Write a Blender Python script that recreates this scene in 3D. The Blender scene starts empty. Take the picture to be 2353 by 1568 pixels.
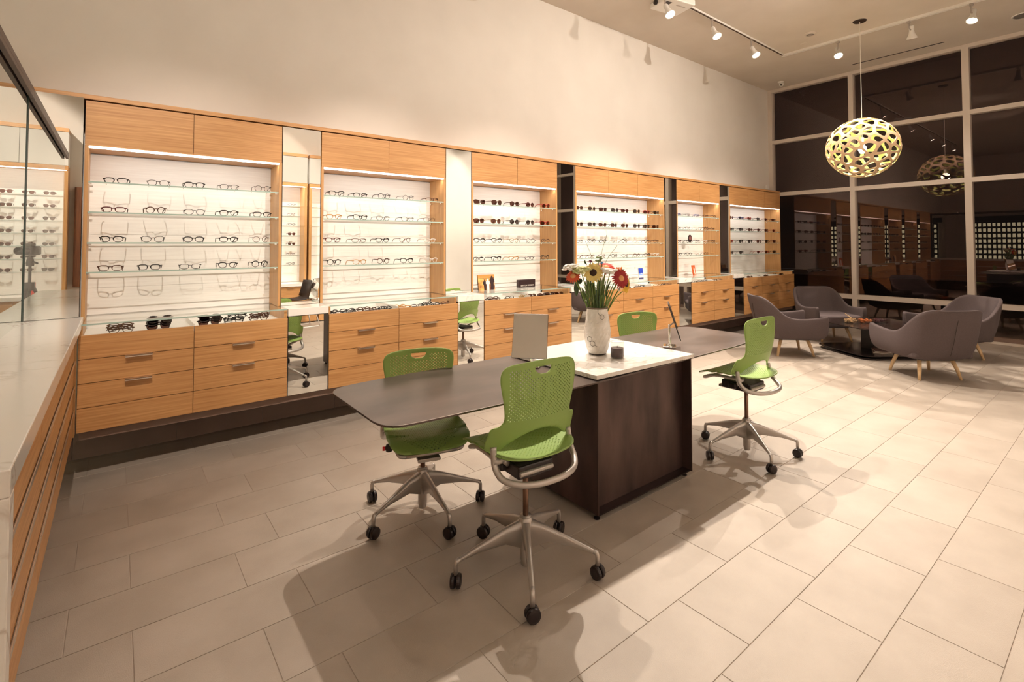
import bpy, bmesh, math, random
from mathutils import Vector, Matrix
random.seed(7)
R = math.radians
SC = bpy.context.scene
COL = SC.collection

# ------------------------------------------------------------------ camera
cam_d = bpy.data.cameras.new('camera')
cam_d.sensor_fit = 'HORIZONTAL'; cam_d.sensor_width = 36.0
cam_d.lens = 1159.124 / 2353 * 36
cam_d.shift_x = (1176.5 - 1221.664) / 2353
cam_d.shift_y = (527.631 - 784) / 2353
cam_d.clip_start = 0.05
cam = bpy.data.objects.new('camera', cam_d); COL.objects.link(cam)
PI_, YA, RO = 0.0291, 0.6872, -0.0018
Fv = Vector((math.sin(YA)*math.cos(PI_), math.cos(YA)*math.cos(PI_), math.sin(PI_)))
Rv = Vector((math.cos(YA), -math.sin(YA), 0)); Uv = Rv.cross(Fv)
R2 = Rv*math.cos(RO) + Uv*math.sin(RO); U2 = -Rv*math.sin(RO) + Uv*math.cos(RO)
m = Matrix((R2, U2, -Fv)).transposed().to_4x4(); m.translation = Vector((0, -4.4421, 1.48))
cam.matrix_world = m
SC.camera = cam

# ------------------------------------------------------------------ world, exposure
w = bpy.data.worlds.new('night'); SC.world = w; w.use_nodes = True
w.node_tree.nodes['Background'].inputs[0].default_value = (0.5, 0.36, 0.30, 1)
w.node_tree.nodes['Background'].inputs[1].default_value = 0.012
SC.view_settings.view_transform = 'Standard'
SC.view_settings.look = 'None'
SC.view_settings.exposure = -0.04
SC.view_settings.gamma = 1.0
SC.view_settings.use_curve_mapping = False
cy = SC.cycles
cy.max_bounces = 14; cy.diffuse_bounces = 5; cy.glossy_bounces = 6; cy.transparent_max_bounces = 40; cy.transmission_bounces = 8
cy.caustics_reflective = True; cy.caustics_refractive = False
cy.sample_clamp_indirect = 6.0
cy.use_denoising = True

WARM = (1.0, 0.865, 0.735)
def spot(name, loc, target, power, angle=70, blend=0.5, color=WARM, rad=0.035):
    d = bpy.data.lights.new(name, 'SPOT'); d.energy = power; d.spot_size = R(angle); d.spot_blend = blend
    d.color = color; d.shadow_soft_size = rad
    o = bpy.data.objects.new(name, d); COL.objects.link(o)
    v = Vector(target) - Vector(loc)
    o.location = Vector(loc); o.rotation_euler = v.to_track_quat('-Z', 'Y').to_euler()
    return o
def area(name, loc, sx, sy, power, rot=(0, 0, 0), color=(1, .9, .78)):
    d = bpy.data.lights.new(name, 'AREA'); d.shape = 'RECTANGLE'; d.size = sx; d.size_y = sy; d.energy = power; d.color = color
    o = bpy.data.objects.new(name, d); COL.objects.link(o); o.location = loc; o.rotation_euler = rot
    return o
# lamps of the first track (over the display wall side), thrown towards the room
A_LAMPS = [((0.9, -.85, 4.27), (1.1, -2.4, 0), 45), ((2.1, -.85, 4.27), (2.3, -2.8, 0), 330), ((3.3, -.85, 4.27), (3.4, -2.9, 0), 640),
           ((5.12, -.85, 4.26), (4.7, -3.1, 0), 680), ((6.17, -.85, 4.27), (5.7, -3.1, 0), 300), ((7.24, -.85, 4.27), (6.7, -3.0, 0), 300)]
C_LAMPS = [((8.30, -1.58, 4.30), (6.4, -2.7, 0), 760), ((8.42, -2.455, 4.32), (9.3, -2.3, 2.2), 60), ((8.30, -3.108, 4.30), (6.6, -2.7, 0), 120)]
# lamps of the second track, thrown at the display wall
B_LAMPS = [((x - (.5 if x < 8 else 1.3), -3.25, 4.27), (x, .25, 1.25), p) for x, p in ((.42, 400), (1.93, 500), (3.44, 540), (5.24, 640), (7.05, 520), (8.5, 250))]
E_LAMPS = [((x, -3.25, 4.27), (x, .3, 2.5), p) for x, p in ((.6, 60), (3.9, 230), (6.1, 250))]  # wide weak spots, out of view, added to brighten the upper wall

# ------------------------------------------------------------------ materials
def newmat(name):
    mt = bpy.data.materials.new(name); mt.use_nodes = True
    nt = mt.node_tree; b = nt.nodes['Principled BSDF']
    return mt, nt, b
def pm(name, col, rough=.5, metal=0, coat=0, spec=.5, emit=None, estr=0):
    mt, nt, b = newmat(name)
    b.inputs['Base Color'].default_value = (*col, 1); b.inputs['Roughness'].default_value = rough
    b.inputs['Metallic'].default_value = metal; b.inputs['Coat Weight'].default_value = coat
    b.inputs['Specular IOR Level'].default_value = spec
    if emit: b.inputs['Emission Color'].default_value = (*emit, 1); b.inputs['Emission Strength'].default_value = estr
    return mt
def noisemix(name, c1, c2, scale=(1, 1, 1), ns=4, detail=6, rough=.5, metal=0, bump=0, r2=None, lo=.35, hi=.65, distort=0, perobj=True, bumpscale=None, coat=0):
    mt, nt, b = newmat(name); L = nt.links
    tc = nt.nodes.new('ShaderNodeTexCoord'); mp = nt.nodes.new('ShaderNodeMapping'); mp.inputs['Scale'].default_value = scale
    if perobj:
        oi = nt.nodes.new('ShaderNodeObjectInfo'); mul = nt.nodes.new('ShaderNodeVectorMath'); mul.operation = 'SCALE'
        cx = nt.nodes.new('ShaderNodeCombineXYZ'); L.new(oi.outputs['Random'], cx.inputs[0]); L.new(oi.outputs['Random'], cx.inputs[1]); L.new(oi.outputs['Random'], cx.inputs[2])
        L.new(cx.outputs[0], mul.inputs[0]); mul.inputs['Scale'].default_value = 37
        ad = nt.nodes.new('ShaderNodeVectorMath'); L.new(tc.outputs['Object'], ad.inputs[0]); L.new(mul.outputs[0], ad.inputs[1]); L.new(ad.outputs[0], mp.inputs[0])
    else:
        L.new(tc.outputs['Object'], mp.inputs[0])
    nz = nt.nodes.new('ShaderNodeTexNoise'); nz.inputs['Scale'].default_value = ns; nz.inputs['Detail'].default_value = detail; nz.inputs['Distortion'].default_value = distort
    L.new(mp.outputs[0], nz.inputs['Vector'])
    cr = nt.nodes.new('ShaderNodeValToRGB'); cr.color_ramp.elements[0].position = lo; cr.color_ramp.elements[1].position = hi
    cr.color_ramp.elements[0].color = (*c1, 1); cr.color_ramp.elements[1].color = (*c2, 1)
    L.new(nz.outputs['Fac'], cr.inputs[0]); L.new(cr.outputs[0], b.inputs['Base Color'])
    b.inputs['Roughness'].default_value = rough; b.inputs['Metallic'].default_value = metal; b.inputs['Coat Weight'].default_value = coat
    if r2 is not None:
        mr = nt.nodes.new('ShaderNodeMapRange'); mr.inputs['To Min'].default_value = rough; mr.inputs['To Max'].default_value = r2
        L.new(nz.outputs['Fac'], mr.inputs[0]); L.new(mr.outputs[0], b.inputs['Roughness'])
    if bump:
        bp = nt.nodes.new('ShaderNodeBump'); bp.inputs['Strength'].default_value = bump; bp.inputs['Distance'].default_value = .002
        if bumpscale:
            n2 = nt.nodes.new('ShaderNodeTexNoise'); n2.inputs['Scale'].default_value = bumpscale; L.new(tc.outputs['Object'], n2.inputs['Vector']); L.new(n2.outputs['Fac'], bp.inputs['Height'])
        else: L.new(nz.outputs['Fac'], bp.inputs['Height'])
        L.new(bp.outputs[0], b.inputs['Normal'])
    return mt
def glassmat(name, tint, ior=1.45, gloss_rough=0.0, k=1.0):
    mt = bpy.data.materials.new(name); mt.use_nodes = True; nt = mt.node_tree; nt.nodes.clear(); L = nt.links
    out = nt.nodes.new('ShaderNodeOutputMaterial'); mx = nt.nodes.new('ShaderNodeMixShader'); tr = nt.nodes.new('ShaderNodeBsdfTransparent')
    gl = nt.nodes.new('ShaderNodeBsdfGlossy'); fr = nt.nodes.new('ShaderNodeFresnel'); fr.inputs['IOR'].default_value = ior
    tr.inputs[0].default_value = (*tint, 1); gl.inputs['Roughness'].default_value = gloss_rough; gl.inputs[0].default_value = (*k, 1) if isinstance(k, tuple) else (k, k, k, 1)
    ge = nt.nodes.new('ShaderNodeNewGeometry'); su = nt.nodes.new('ShaderNodeMath'); su.operation = 'SUBTRACT'; su.inputs[0].default_value = 1; L.new(ge.outputs['Backfacing'], su.inputs[1])
    mu = nt.nodes.new('ShaderNodeMath'); mu.operation = 'MULTIPLY'; L.new(fr.outputs[0], mu.inputs[0]); L.new(su.outputs[0], mu.inputs[1])
    L.new(mu.outputs[0], mx.inputs[0]); L.new(tr.outputs[0], mx.inputs[1]); L.new(gl.outputs[0], mx.inputs[2]); L.new(mx.outputs[0], out.inputs[0])
    return mt
M = {}
M['wall'] = noisemix('white_plaster', (.74, .70, .65), (.78, .74, .69), ns=2, rough=.85, bump=.05, bumpscale=180, perobj=False)
M['ceil'] = noisemix('ceiling_paint', (.60, .54, .47), (.64, .58, .51), ns=2, rough=.9, perobj=False)
M['wood'] = noisemix('oak_veneer', (.40, .185, .060), (.57, .31, .125), scale=(1.4, 1.4, 46), ns=2.2, detail=8, rough=.42, bump=.05, lo=.3, hi=.72)
M['woodv'] = noisemix('oak_veneer_upright', (.42, .205, .070), (.57, .325, .135), scale=(46, 46, 1.4), ns=2.2, detail=8, rough=.42, lo=.3, hi=.72)
M['wooddark'] = noisemix('walnut', (.10, .035, .014), (.17, .065, .025), scale=(30, 30, 1.4), ns=2.2, rough=.4)
M['leg'] = noisemix('pale_ash', (.62, .42, .22), (.72, .52, .30), scale=(30, 30, 2), ns=3, rough=.45)
M['panel'] = noisemix('white_laminate', (.80, .77, .74), (.86, .84, .81), scale=(2, 2, 40), ns=2, rough=.5)
M['white'] = pm('white_lacquer', (.82, .80, .76), .35)
M['tile'] = noisemix('porcelain_tile', (.350, .296, .244), (.41, .352, .295), scale=(1, 1, 1), ns=3.5, detail=10, rough=.40, bump=.45, bumpscale=300, r2=.5)
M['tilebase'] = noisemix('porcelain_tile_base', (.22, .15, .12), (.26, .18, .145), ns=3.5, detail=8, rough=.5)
M['grout'] = pm('grout', (.38, .32, .265), .9)
M['brown'] = pm('brown_paint', (.20, .13, .10), .6)
M['dark'] = pm('black_plastic', (.016, .009, .009), .38)
M['gap'] = pm('shadow_gap_black', (.02, .012, .01), .8)
M['fabric'] = noisemix('mauve_grey_wool', (.078, .058, .058), (.104, .078, .078), ns=260, detail=4, rough=.95, bump=.25, perobj=False)
M['green'] = pm('green_polypropylene', (.235, .355, .085), .42)
M['alu'] = pm('silver_paint', (.50, .46, .43), .38, .65)
M['chrome'] = pm('chrome', (.80, .78, .76), .08, 1)
M['bronze'] = pm('bronze_column', (.22, .13, .09), .35, .9)
M['handle'] = pm('satin_nickel', (.72, .62, .52), .3, .9)
M['red'] = pm('red_button', (.6, .02, .02), .4)
M['mirror'] = pm('mirror_silver', (.90, .92, .90), .0, 1)
M['steel'] = noisemix('blackened_steel', (.026, .014, .013), (.135, .085, .072), scale=(2.6, 2.6, .8), ns=2.0, detail=6, rough=.32, metal=.55, r2=.5, lo=.3, hi=.75)
M['steeltop'] = noisemix('blackened_steel_top', (.075, .054, .046), (.135, .102, .089), scale=(1.2, 3.5, 1), ns=1.6, detail=5, rough=.30, metal=.55, r2=.42)
M['steelblk'] = noisemix('black_steel', (.022, .013, .012), (.034, .02, .018), ns=3, rough=.28, metal=.4)
M['glass'] = glassmat('clear_glass', (.985, .996, .99), 1.30)
M['screen'] = glassmat('screen_glass', (.90, .92, .90), 1.03)
M['glassedge'] = pm('green_glass_edge', (.36, .47, .42), .15)
M['window'] = glassmat('window_glass', (.80, .78, .76), 1.70, k=(1.0, .74, .68))
M['frame'] = pm('window_frame_paint', (.64, .57, .51), .5)
M['lens'] = glassmat('clear_lens', (.97, .97, .97), 1.3)
M['sunlens'] = glassmat('brown_lens', (.13, .06, .045), 1.5)
M['sunlens2'] = glassmat('grey_lens', (.10, .08, .075), 1.5)
M['candleglass'] = glassmat('tumbler_glass', (.86, .845, .83), 1.5)
M['led'] = pm('led_strip', (1, 1, 1), .5, emit=(1, .93, .85), estr=5)
M['lampface'] = pm('lamp_face', (1, 1, 1), .5, emit=(1, .92, .80), estr=30)
M['bulb'] = pm('bulb_glow', (1, 1, 1), .5, emit=(1, .90, .72), estr=18)
M['ply'] = noisemix('bamboo_ply', (.62, .42, .25), (.72, .52, .33), scale=(3, 3, 30), ns=2, rough=.5)
M['lime'] = pm('lime_paint', (.50, .56, .20), .5)
M['wire'] = pm('white_flex', (.75, .70, .62), .5)
def marble():
    mt, nt, b = newmat('white_marble'); L = nt.links
    tc = nt.nodes.new('ShaderNodeTexCoord'); nz = nt.nodes.new('ShaderNodeTexNoise'); nz.inputs['Scale'].default_value = 2.6; nz.inputs['Detail'].default_value = 9; nz.inputs['Distortion'].default_value = 1.3
    L.new(tc.outputs['Object'], nz.inputs['Vector'])
    cr = nt.nodes.new('ShaderNodeValToRGB'); e = cr.color_ramp.elements
    e[0].position = .44; e[0].color = (.80, .765, .72, 1); e[1].position = .56; e[1].color = (.80, .77, .73, 1)
    x = cr.color_ramp.elements.new(.497); x.color = (.42, .33, .25, 1); y = cr.color_ramp.elements.new(.515); y.color = (.80, .77, .73, 1); z = cr.color_ramp.elements.new(.480); z.color = (.78, .745, .70, 1)
    n2 = nt.nodes.new('ShaderNodeTexNoise'); n2.inputs['Scale'].default_value = 1.3; L.new(tc.outputs['Object'], n2.inputs['Vector'])
    c2 = nt.nodes.new('ShaderNodeValToRGB'); c2.color_ramp.elements[0].position = .42; c2.color_ramp.elements[1].position = .62
    L.new(n2.outputs['Fac'], c2.inputs[0])
    mx = nt.nodes.new('ShaderNodeMixRGB'); mx.inputs[1].default_value = (.80, .77, .73, 1)
    L.new(c2.outputs[0], mx.inputs[0]); L.new(nz.outputs['Fac'], cr.inputs[0]); L.new(cr.outputs[0], mx.inputs[2]); L.new(mx.outputs[0], b.inputs['Base Color'])
    b.inputs['Roughness'].default_value = .16
    return mt
M['marble'] = marble()
FR = {}   # spectacle frame colours
for n, c in dict(black=(.012, .008, .008), tortoise=(.07, .022, .010), burgundy=(.10, .012, .014), crystal=(.62, .55, .50), blonde=(.50, .27, .10), blue=(.03, .05, .22), brown=(.10, .045, .022), gold=(.45, .28, .10), red=(.32, .02, .015), grey=(.10, .09, .09)).items():
    FR[n] = pm('frame_' + n, c, .25, .8 if n == 'gold' else 0)

# ------------------------------------------------------------------ mesh helpers
class MB:
    def __init__(s): s.v = []; s.f = []; s.mi = []
    def add(s, vs, fs, mi=0):
        o = len(s.v); s.v += [tuple(p) for p in vs]; s.f += [tuple(i + o for i in f) for f in fs]; s.mi += [mi] * len(fs); return s
    def box(s, x0, x1, y0, y1, z0, z1, mi=0):
        return s.add([(x, y, z) for z in (z0, z1) for y in (y0, y1) for x in (x0, x1)],
                     [(0, 2, 3, 1), (4, 5, 7, 6), (0, 1, 5, 4), (2, 6, 7, 3), (0, 4, 6, 2), (1, 3, 7, 5)], mi)
    def prism(s, pts, z0, z1, mi=0):
        n = len(pts)
        return s.add([(x, y, z0) for x, y in pts] + [(x, y, z1) for x, y in pts],
                     [tuple(range(n - 1, -1, -1)), tuple(range(n, 2 * n))] + [(i, (i + 1) % n, n + (i + 1) % n, n + i) for i in range(n)], mi)
    def tube(s, path, r, n=8, closed=False, cap=True, mi=0, sq=1.0):
        P = [Vector(p) for p in path]; k = len(P); rr = r if isinstance(r, (list, tuple)) else [r] * k
        up = None; vs = []
        for i in range(k):
            a = P[(i - 1) % k] if closed or i > 0 else P[i]; b = P[(i + 1) % k] if closed or i < k - 1 else P[i]
            t = (b - a).normalized()
            if up is None:
                up = Vector((0, 0, 1)) if abs(t.z) < .9 else Vector((0, 1, 0))
            u = (up - t * up.dot(t))
            if u.length < 1e-6: u = t.orthogonal()
            u.normalize(); w_ = t.cross(u); up = u
            for j in range(n):
                an = 2 * math.pi * j / n
                vs.append(P[i] + u * (rr[i] * math.cos(an) * sq) + w_ * (rr[i] * math.sin(an)))
        fs = []
        for i in range(k if closed else k - 1):
            for j in range(n):
                i2 = (i + 1) % k; fs.append((i * n + j, i * n + (j + 1) % n, i2 * n + (j + 1) % n, i2 * n + j))
        if cap and not closed: fs += [tuple(range(n - 1, -1, -1)), tuple(range((k - 1) * n, k * n))]
        return s.add(vs, fs, mi)
    def lathe(s, prof, n=24, c=(0, 0, 0), mi=0, sx=1, sy=1, cap=True):
        vs = []; k = len(prof)
        for r, z in prof:
            for j in range(n):
                a = 2 * math.pi * j / n; vs.append((c[0] + r * math.cos(a) * sx, c[1] + r * math.sin(a) * sy, c[2] + z))
        fs = [(i * n + j, i * n + (j + 1) % n, (i + 1) * n + (j + 1) % n, (i + 1) * n + j) for i in range(k - 1) for j in range(n)]
        if cap and prof[0][0] > 1e-5: fs.append(tuple(range(n - 1, -1, -1)))
        if cap and prof[-1][0] > 1e-5: fs.append(tuple(range((k - 1) * n, k * n)))
        return s.add(vs, fs, mi)
    def quads(s, grid, mi=0):   # grid of rows of points
        r = len(grid); c = len(grid[0])
        return s.add([p for row in grid for p in row], [(i * c + j, i * c + j + 1, (i + 1) * c + j + 1, (i + 1) * c + j) for i in range(r - 1) for j in range(c - 1)], mi)
    def xf(s, mat):
        s.v = [tuple(mat @ Vector(p)) for p in s.v]; return s
    def mesh(s, name, mats, smooth=False):
        me = bpy.data.meshes.new(name); me.from_pydata(s.v, [], s.f)
        for m_ in (mats if isinstance(mats, (list, tuple)) else [mats]): me.materials.append(m_)
        if len(me.polygons) == len(s.mi): me.polygons.foreach_set('material_index', s.mi)
        if smooth: me.polygons.foreach_set('use_smooth', [True] * len(me.polygons))
        me.update(); return me
    def build(s, name, mats, parent=None, loc=(0, 0, 0), rot=(0, 0, 0), smooth=False, bevel=0, seg=2, subsurf=0, auto=None):
        o = bpy.data.objects.new(name, s.mesh(name, mats, smooth)); COL.objects.link(o)
        o.location = loc; o.rotation_euler = rot; o.parent = parent
        if bevel:
            b = o.modifiers.new('bevel', 'BEVEL'); b.width = bevel; b.segments = seg; b.limit_method = 'ANGLE'; b.angle_limit = R(35)
        if subsurf:
            b = o.modifiers.new('sub', 'SUBSURF'); b.levels = subsurf; b.render_levels = subsurf
        return o
def tag(o, label=None, cat=None, group=None, kind=None):
    if label: o['label'] = label
    if cat: o['category'] = cat
    if group: o['group'] = group
    if kind: o['kind'] = kind
    return o
def thing(name, label, cat, loc=(0, 0, 0), rz=0, group=None):
    o = bpy.data.objects.new(name, None); COL.objects.link(o); o.location = loc; o.rotation_euler = (0, 0, rz); o.empty_display_size = .1
    return tag(o, label, cat, group)
def struct(o): o['kind'] = 'structure'; return o
def copy_tree(o, parent=None):
    c = o.copy(); COL.objects.link(c); c.parent = parent
    for ch in list(o.children): copy_tree(ch, c)
    return c
def dup(root, loc, rz, label, group=None):
    c = copy_tree(root); c.location = loc; c.rotation_euler = (0, 0, rz); c['label'] = label
    if group: c['group'] = group
    return c
def box(name, mat, x0, x1, y0, y1, z0, z1, parent=None, bevel=0):
    return MB().box(x0, x1, y0, y1, z0, z1).build(name, mat, parent, bevel=bevel)
def cat(pts, n=6, closed=False):   # Catmull-Rom
    P = [Vector(p) for p in pts]; k = len(P); out = []
    rng = range(k if closed else k - 1)
    for i in rng:
        p0 = P[(i - 1) % k] if closed or i > 0 else P[i] * 2 - P[i + 1]
        p1 = P[i]; p2 = P[(i + 1) % k]
        p3 = P[(i + 2) % k] if closed or i < k - 2 else p2 * 2 - p1
        for j in range(n):
            t = j / n
            out.append(.5 * ((2 * p1) + (p2 - p0) * t + (2 * p0 - 5 * p1 + 4 * p2 - p3) * t * t + (3 * p1 - p0 - 3 * p2 + p3) * t ** 3))
    if not closed: out.append(P[-1])
    return out
def rrect(x0, x1, y0, y1, r, n=6):
    pts = []
    for cx_, cy_, a0 in ((x1 - r, y1 - r, 0), (x0 + r, y1 - r, 90), (x0 + r, y0 + r, 180), (x1 - r, y0 + r, 270)):
        for i in range(n + 1):
            a = R(a0 + 90 * i / n); pts.append((cx_ + r * math.cos(a), cy_ + r * math.sin(a)))
    return pts

# ------------------------------------------------------------------ key dimensions (metres)
UA = [-0.179, 1.331, 2.840, 4.343, 6.452, 7.955]     # left edges of the six display bays
UB = [1.023, 2.533, 4.040, 6.144, 7.651, 9.808]      # right edges
US = [[.421], [1.933], [3.443], [4.946, 5.543], [7.056], [8.58, 9.19]]
YL = -.239; ZT = 2.4455; ZD = 2.143; YW = .32; XW = 10.04; ZC = 4.546; YO = -6.75; XL = -3.2
SHELF_Z = [1.905, 1.703, 1.498, 1.301]
ORD = ['first', 'second', 'third', 'fourth', 'fifth', 'sixth', 'seventh', 'eighth', 'ninth', 'tenth', 'eleventh', 'twelfth', 'thirteenth', 'fourteenth', 'fifteenth']

# ------------------------------------------------------------------ room shell
struct(box('wall_back', M['wall'], XL - .2, XW + .3, YW, YW + .2, 0, ZC))
struct(box('ceiling', M['ceil'], XL - .2, XW + .3, YO - .2, YW + .2, ZC, ZC + .2))
struct(box('wall_left', M['wall'], XL - .2, XL, YO, YW, 0, ZC))
struct(box('wall_front', M['wall'], XL - .2, XW + .3, YO - .2, YO, 0, ZC))
flo = struct(box('floor', M['grout'], XL - .2, XW + .3, YO - .2, YW + .2, -.06, -.0022))
# floor tiles: rows along X, pitch .308 x .587, every second row shifted
TP, TL, G = .3079, .5866, .003
tmesh = MB().add([(x, y, z) for z, e in ((-.004, 0), (-.0008, 0), (0, .001)) for x, y in ((G/2 + e, G/2 + e), (TL - G/2 - e, G/2 + e), (TL - G/2 - e, TP - G/2 - e), (G/2 + e, TP - G/2 - e))],
                 [(8, 9, 10, 11)] + [(a*4 + i, a*4 + (i + 1) % 4, a*4 + 4 + (i + 1) % 4, a*4 + 4 + i) for a in (0, 1) for i in range(4)]).mesh('tile', M['tile'])
cells = []
for k in range(-2, 23):
    y1 = -.0915 - TP * (k - 0)
    y0 = y1 - TP
    off = .068 if k % 2 == 0 else -.128
    for j in range(-6, 18):
        x0 = off + TL * j
        if x0 + TL < XL or x0 > XW or y1 > YW + .2 or y0 < YO - .05: continue
        cells.append((x0, y0))
def tvis(c):
    p = Vector((c[0] + TL/2, c[1] + TP/2, 0)) - cam.location; z = p.dot(Fv)
    if z < .3: return 1e9
    u = 1221.7 + 1159 * p.dot(R2) / z; v = 527.6 - 1159 * p.dot(U2) / z
    if -500 < u < 2800 and -50 < v < 2100: return z
    return 1e6 + abs(c[1])
cells.sort(key=tvis)
for c in cells[:298]:
    o = bpy.data.objects.new('tile', tmesh); COL.objects.link(o); o.location = (c[0], c[1], 0); o.parent = flo
mb = MB()
for c in cells[298:]:
    mb.box(c[0] + G/2, c[0] + TL - G/2, c[1] + G/2, c[1] + TP - G/2, -.006, 0)
mb.build('tile_field', M['tile'], flo)['kind'] = 'stuff'
# tiled base under the cabinets
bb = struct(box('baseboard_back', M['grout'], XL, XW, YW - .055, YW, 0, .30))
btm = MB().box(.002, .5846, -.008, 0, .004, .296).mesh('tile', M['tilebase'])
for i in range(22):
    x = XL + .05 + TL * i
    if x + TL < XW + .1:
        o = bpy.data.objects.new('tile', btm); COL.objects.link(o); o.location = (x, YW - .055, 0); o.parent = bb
struct(box('trim_1', M['wood'], -2.4, UB[-1] + .01, -.004, YW, ZT + .006, ZT + .036))
struct(box('trim_2', M['brown'], -.165, UB[-1], -.20, -.165, .262, .3154))
struct(box('trim_3', M['gap'], -.165, UB[-1], -.19, .25, .300, .314))

# ------------------------------------------------------------------ window wall
win = bpy.data.objects.new('window_1', None); COL.objects.link(win); win['kind'] = 'structure'
MU = [(.24, .32), (-1.195, -1.12), (-2.775, -2.688), (-4.33, -4.25), (-5.90, -5.82), (YO, YO + .07)]
RZ = [(0, .09), (.505, .582), (2.418, 2.49), (3.46, 3.527), (4.49, ZC)]
for a, b in MU: box('mullion', M['frame'], XW, XW + .13, a, b, 0, ZC, win)
for zi, (a, b) in enumerate(RZ):
    for (p, q), (r, s) in zip(MU[1:], MU[:-1]):
        box('rail', M['frame'] if zi else M['brown'], XW + .004, XW + .12, q, r, a, b, win)
for (za, zb), (zc, zd) in zip(RZ[:-1], RZ[1:]):
    for (p, q), (r, s) in zip(MU[1:], MU[:-1]):
        MB().add([(XW + .07, q, zb), (XW + .07, r, zb), (XW + .07, r, zc), (XW + .07, q, zc)], [(0, 3, 2, 1)]).build('pane', M['window'], win)
struct(box('ground_outside', noisemix('night_paving', (.10, .085, .06), (.14, .12, .085), ns=3), XW + .16, 26, -22, 10, -.12, -.03))
struct(box('trim_4', M['frame'], XW - .05, XW + .01, YO, YW - .01, 0, .03))

# ------------------------------------------------------------------ spectacles
def lens_pts(style, wd, ht, n=18):
    ex, eyb, eyt, tilt = dict(rect=(3.2, 2.8, 3.6, .0), round=(2.0, 2.0, 2.0, .0), soft=(2.5, 2.2, 3.0, .03), cat=(2.4, 2.0, 3.2, .16), drop=(2.2, 1.9, 2.6, .05), square=(3.4, 3.0, 3.8, .02))[style]
    out = []
    for i in range(n):
        a = 2 * math.pi * i / n; c, s = math.cos(a), math.sin(a); e = eyt if s > 0 else eyb
        q = (abs(c) ** e + abs(s) ** e) ** (-1 / e)
        x = q * c * wd / 2; z = q * s * ht / 2
        z += tilt * ht * (x / wd) if s > 0 else 0
        out.append((x, z))
    return out
GL = {}
def specs_mesh(style, frame, sun, thin, folded):
    key = (style, frame, sun, thin, folded)
    if key in GL: return GL[key]
    wd, ht = dict(rect=(.053, .034), round=(.046, .045), soft=(.051, .038), cat=(.053, .041), drop=(.055, .047), square=(.053, .042))[style]
    if sun: wd *= 1.06; ht *= 1.12
    r = .0027 if not thin else .0019
    f = MB(); cx_ = wd / 2 + .0095
    cz = ht / 2 + r
    for sgn in (-1, 1):
        pts = [(sgn * (cx_ + x), .012 * ((abs(cx_ + x)) / .06) ** 2, cz + z) for x, z in lens_pts(style, wd, ht)]
        if thin: f.tube(pts, r, 5, closed=True)
        else:
            f.tube(pts, [r * (1.45 if p[2] > cz else .8) for p in pts], 5, closed=True)
    zb = cz + ht * .16
    f.tube([(-.0115, .0005, zb), (-.006, -.001, zb + .004), (.006, -.001, zb + .004), (.0115, .0005, zb)], r * 1.25, 5)
    hx = cx_ + wd / 2; hz = cz + ht * .30; hy = .012 * (hx / .06) ** 2
    for sgn in (-1, 1): f.tube([(sgn * (hx - .004), hy, hz), (sgn * (hx + .005), hy + .002, hz), (sgn * (hx + .006), hy + .012, hz)], [r * 1.5, r * 1.7, r * 1.4], 5)
    fm = f.mesh('eyeglasses', FR[frame], True)
    tm = []
    for sgn in (-1, 1):
        t = MB(); x = sgn * (hx + .006); y0 = hy + .010
        if folded:
            t.tube([(x, y0 + .003, hz), (x - sgn * .05, y0 + .006 + .003 * sgn, hz), (x - sgn * .10, y0 + .006 + .003 * sgn, hz - .002), (x - sgn * .13, y0 + .005 + .003 * sgn, hz - .016)], [r * 1.2, r * 1.2, r * 1.2, r], 5)
        else:
            t.tube([(x, y0, hz), (x + sgn * .002, y0 + .05, hz + .001), (x, y0 + .095, hz - .002), (x - sgn * .004, y0 + .118, hz - .018), (x - sgn * .006, y0 + .132, r)], [r * 1.3, r * 1.25, r * 1.2, r * 1.2, r], 5)
        tm.append(t.mesh('temple', FR[frame], True))
    lm = []
    for sgn in (-1, 1):
        pts = [(sgn * (cx_ + x * .98), .012 * ((abs(cx_ + x)) / .06) ** 2, cz + z * .98) for x, z in lens_pts(style, wd, ht)]
        n = len(pts); l = MB().add(pts + [(sgn * cx_, .012 * (cx_ / .06) ** 2 - .001, cz)], [(i, (i + 1) % n, n) for i in range(n)])
        lm.append(l.mesh('lens', M['sunlens' if sun == 1 else 'sunlens2'] if sun else M['lens'], True))
    GL[key] = (fm, tm, lm); return GL[key]
def specs(style, frame, sun, thin, loc, rot, label, group, folded=False, detail=True):
    fm, tm, lm = specs_mesh(style, frame, sun, thin, folded)
    o = bpy.data.objects.new('sunglasses' if sun else 'eyeglasses', fm); COL.objects.link(o)
    o.location = loc; o.rotation_euler = rot
    tag(o, label, 'sunglasses' if sun else 'eyeglasses', group)
    for n, ms in (('temple', tm), ('lens', lm)):
        for me in ms:
            c = bpy.data.objects.new(n, me); COL.objects.link(c); c.parent = o
    return o
FWORD = dict(black='black', tortoise='tortoiseshell', burgundy='burgundy', crystal='clear', blonde='honey', blue='blue', brown='brown', gold='gold wire', red='red', grey='grey')
BAY = ['nearest display bay', 'second display bay', 'third display bay', 'fourth display bay', 'fifth display bay', 'farthest display bay']
ROW = ['top', 'second', 'third', 'lowest']

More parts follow.
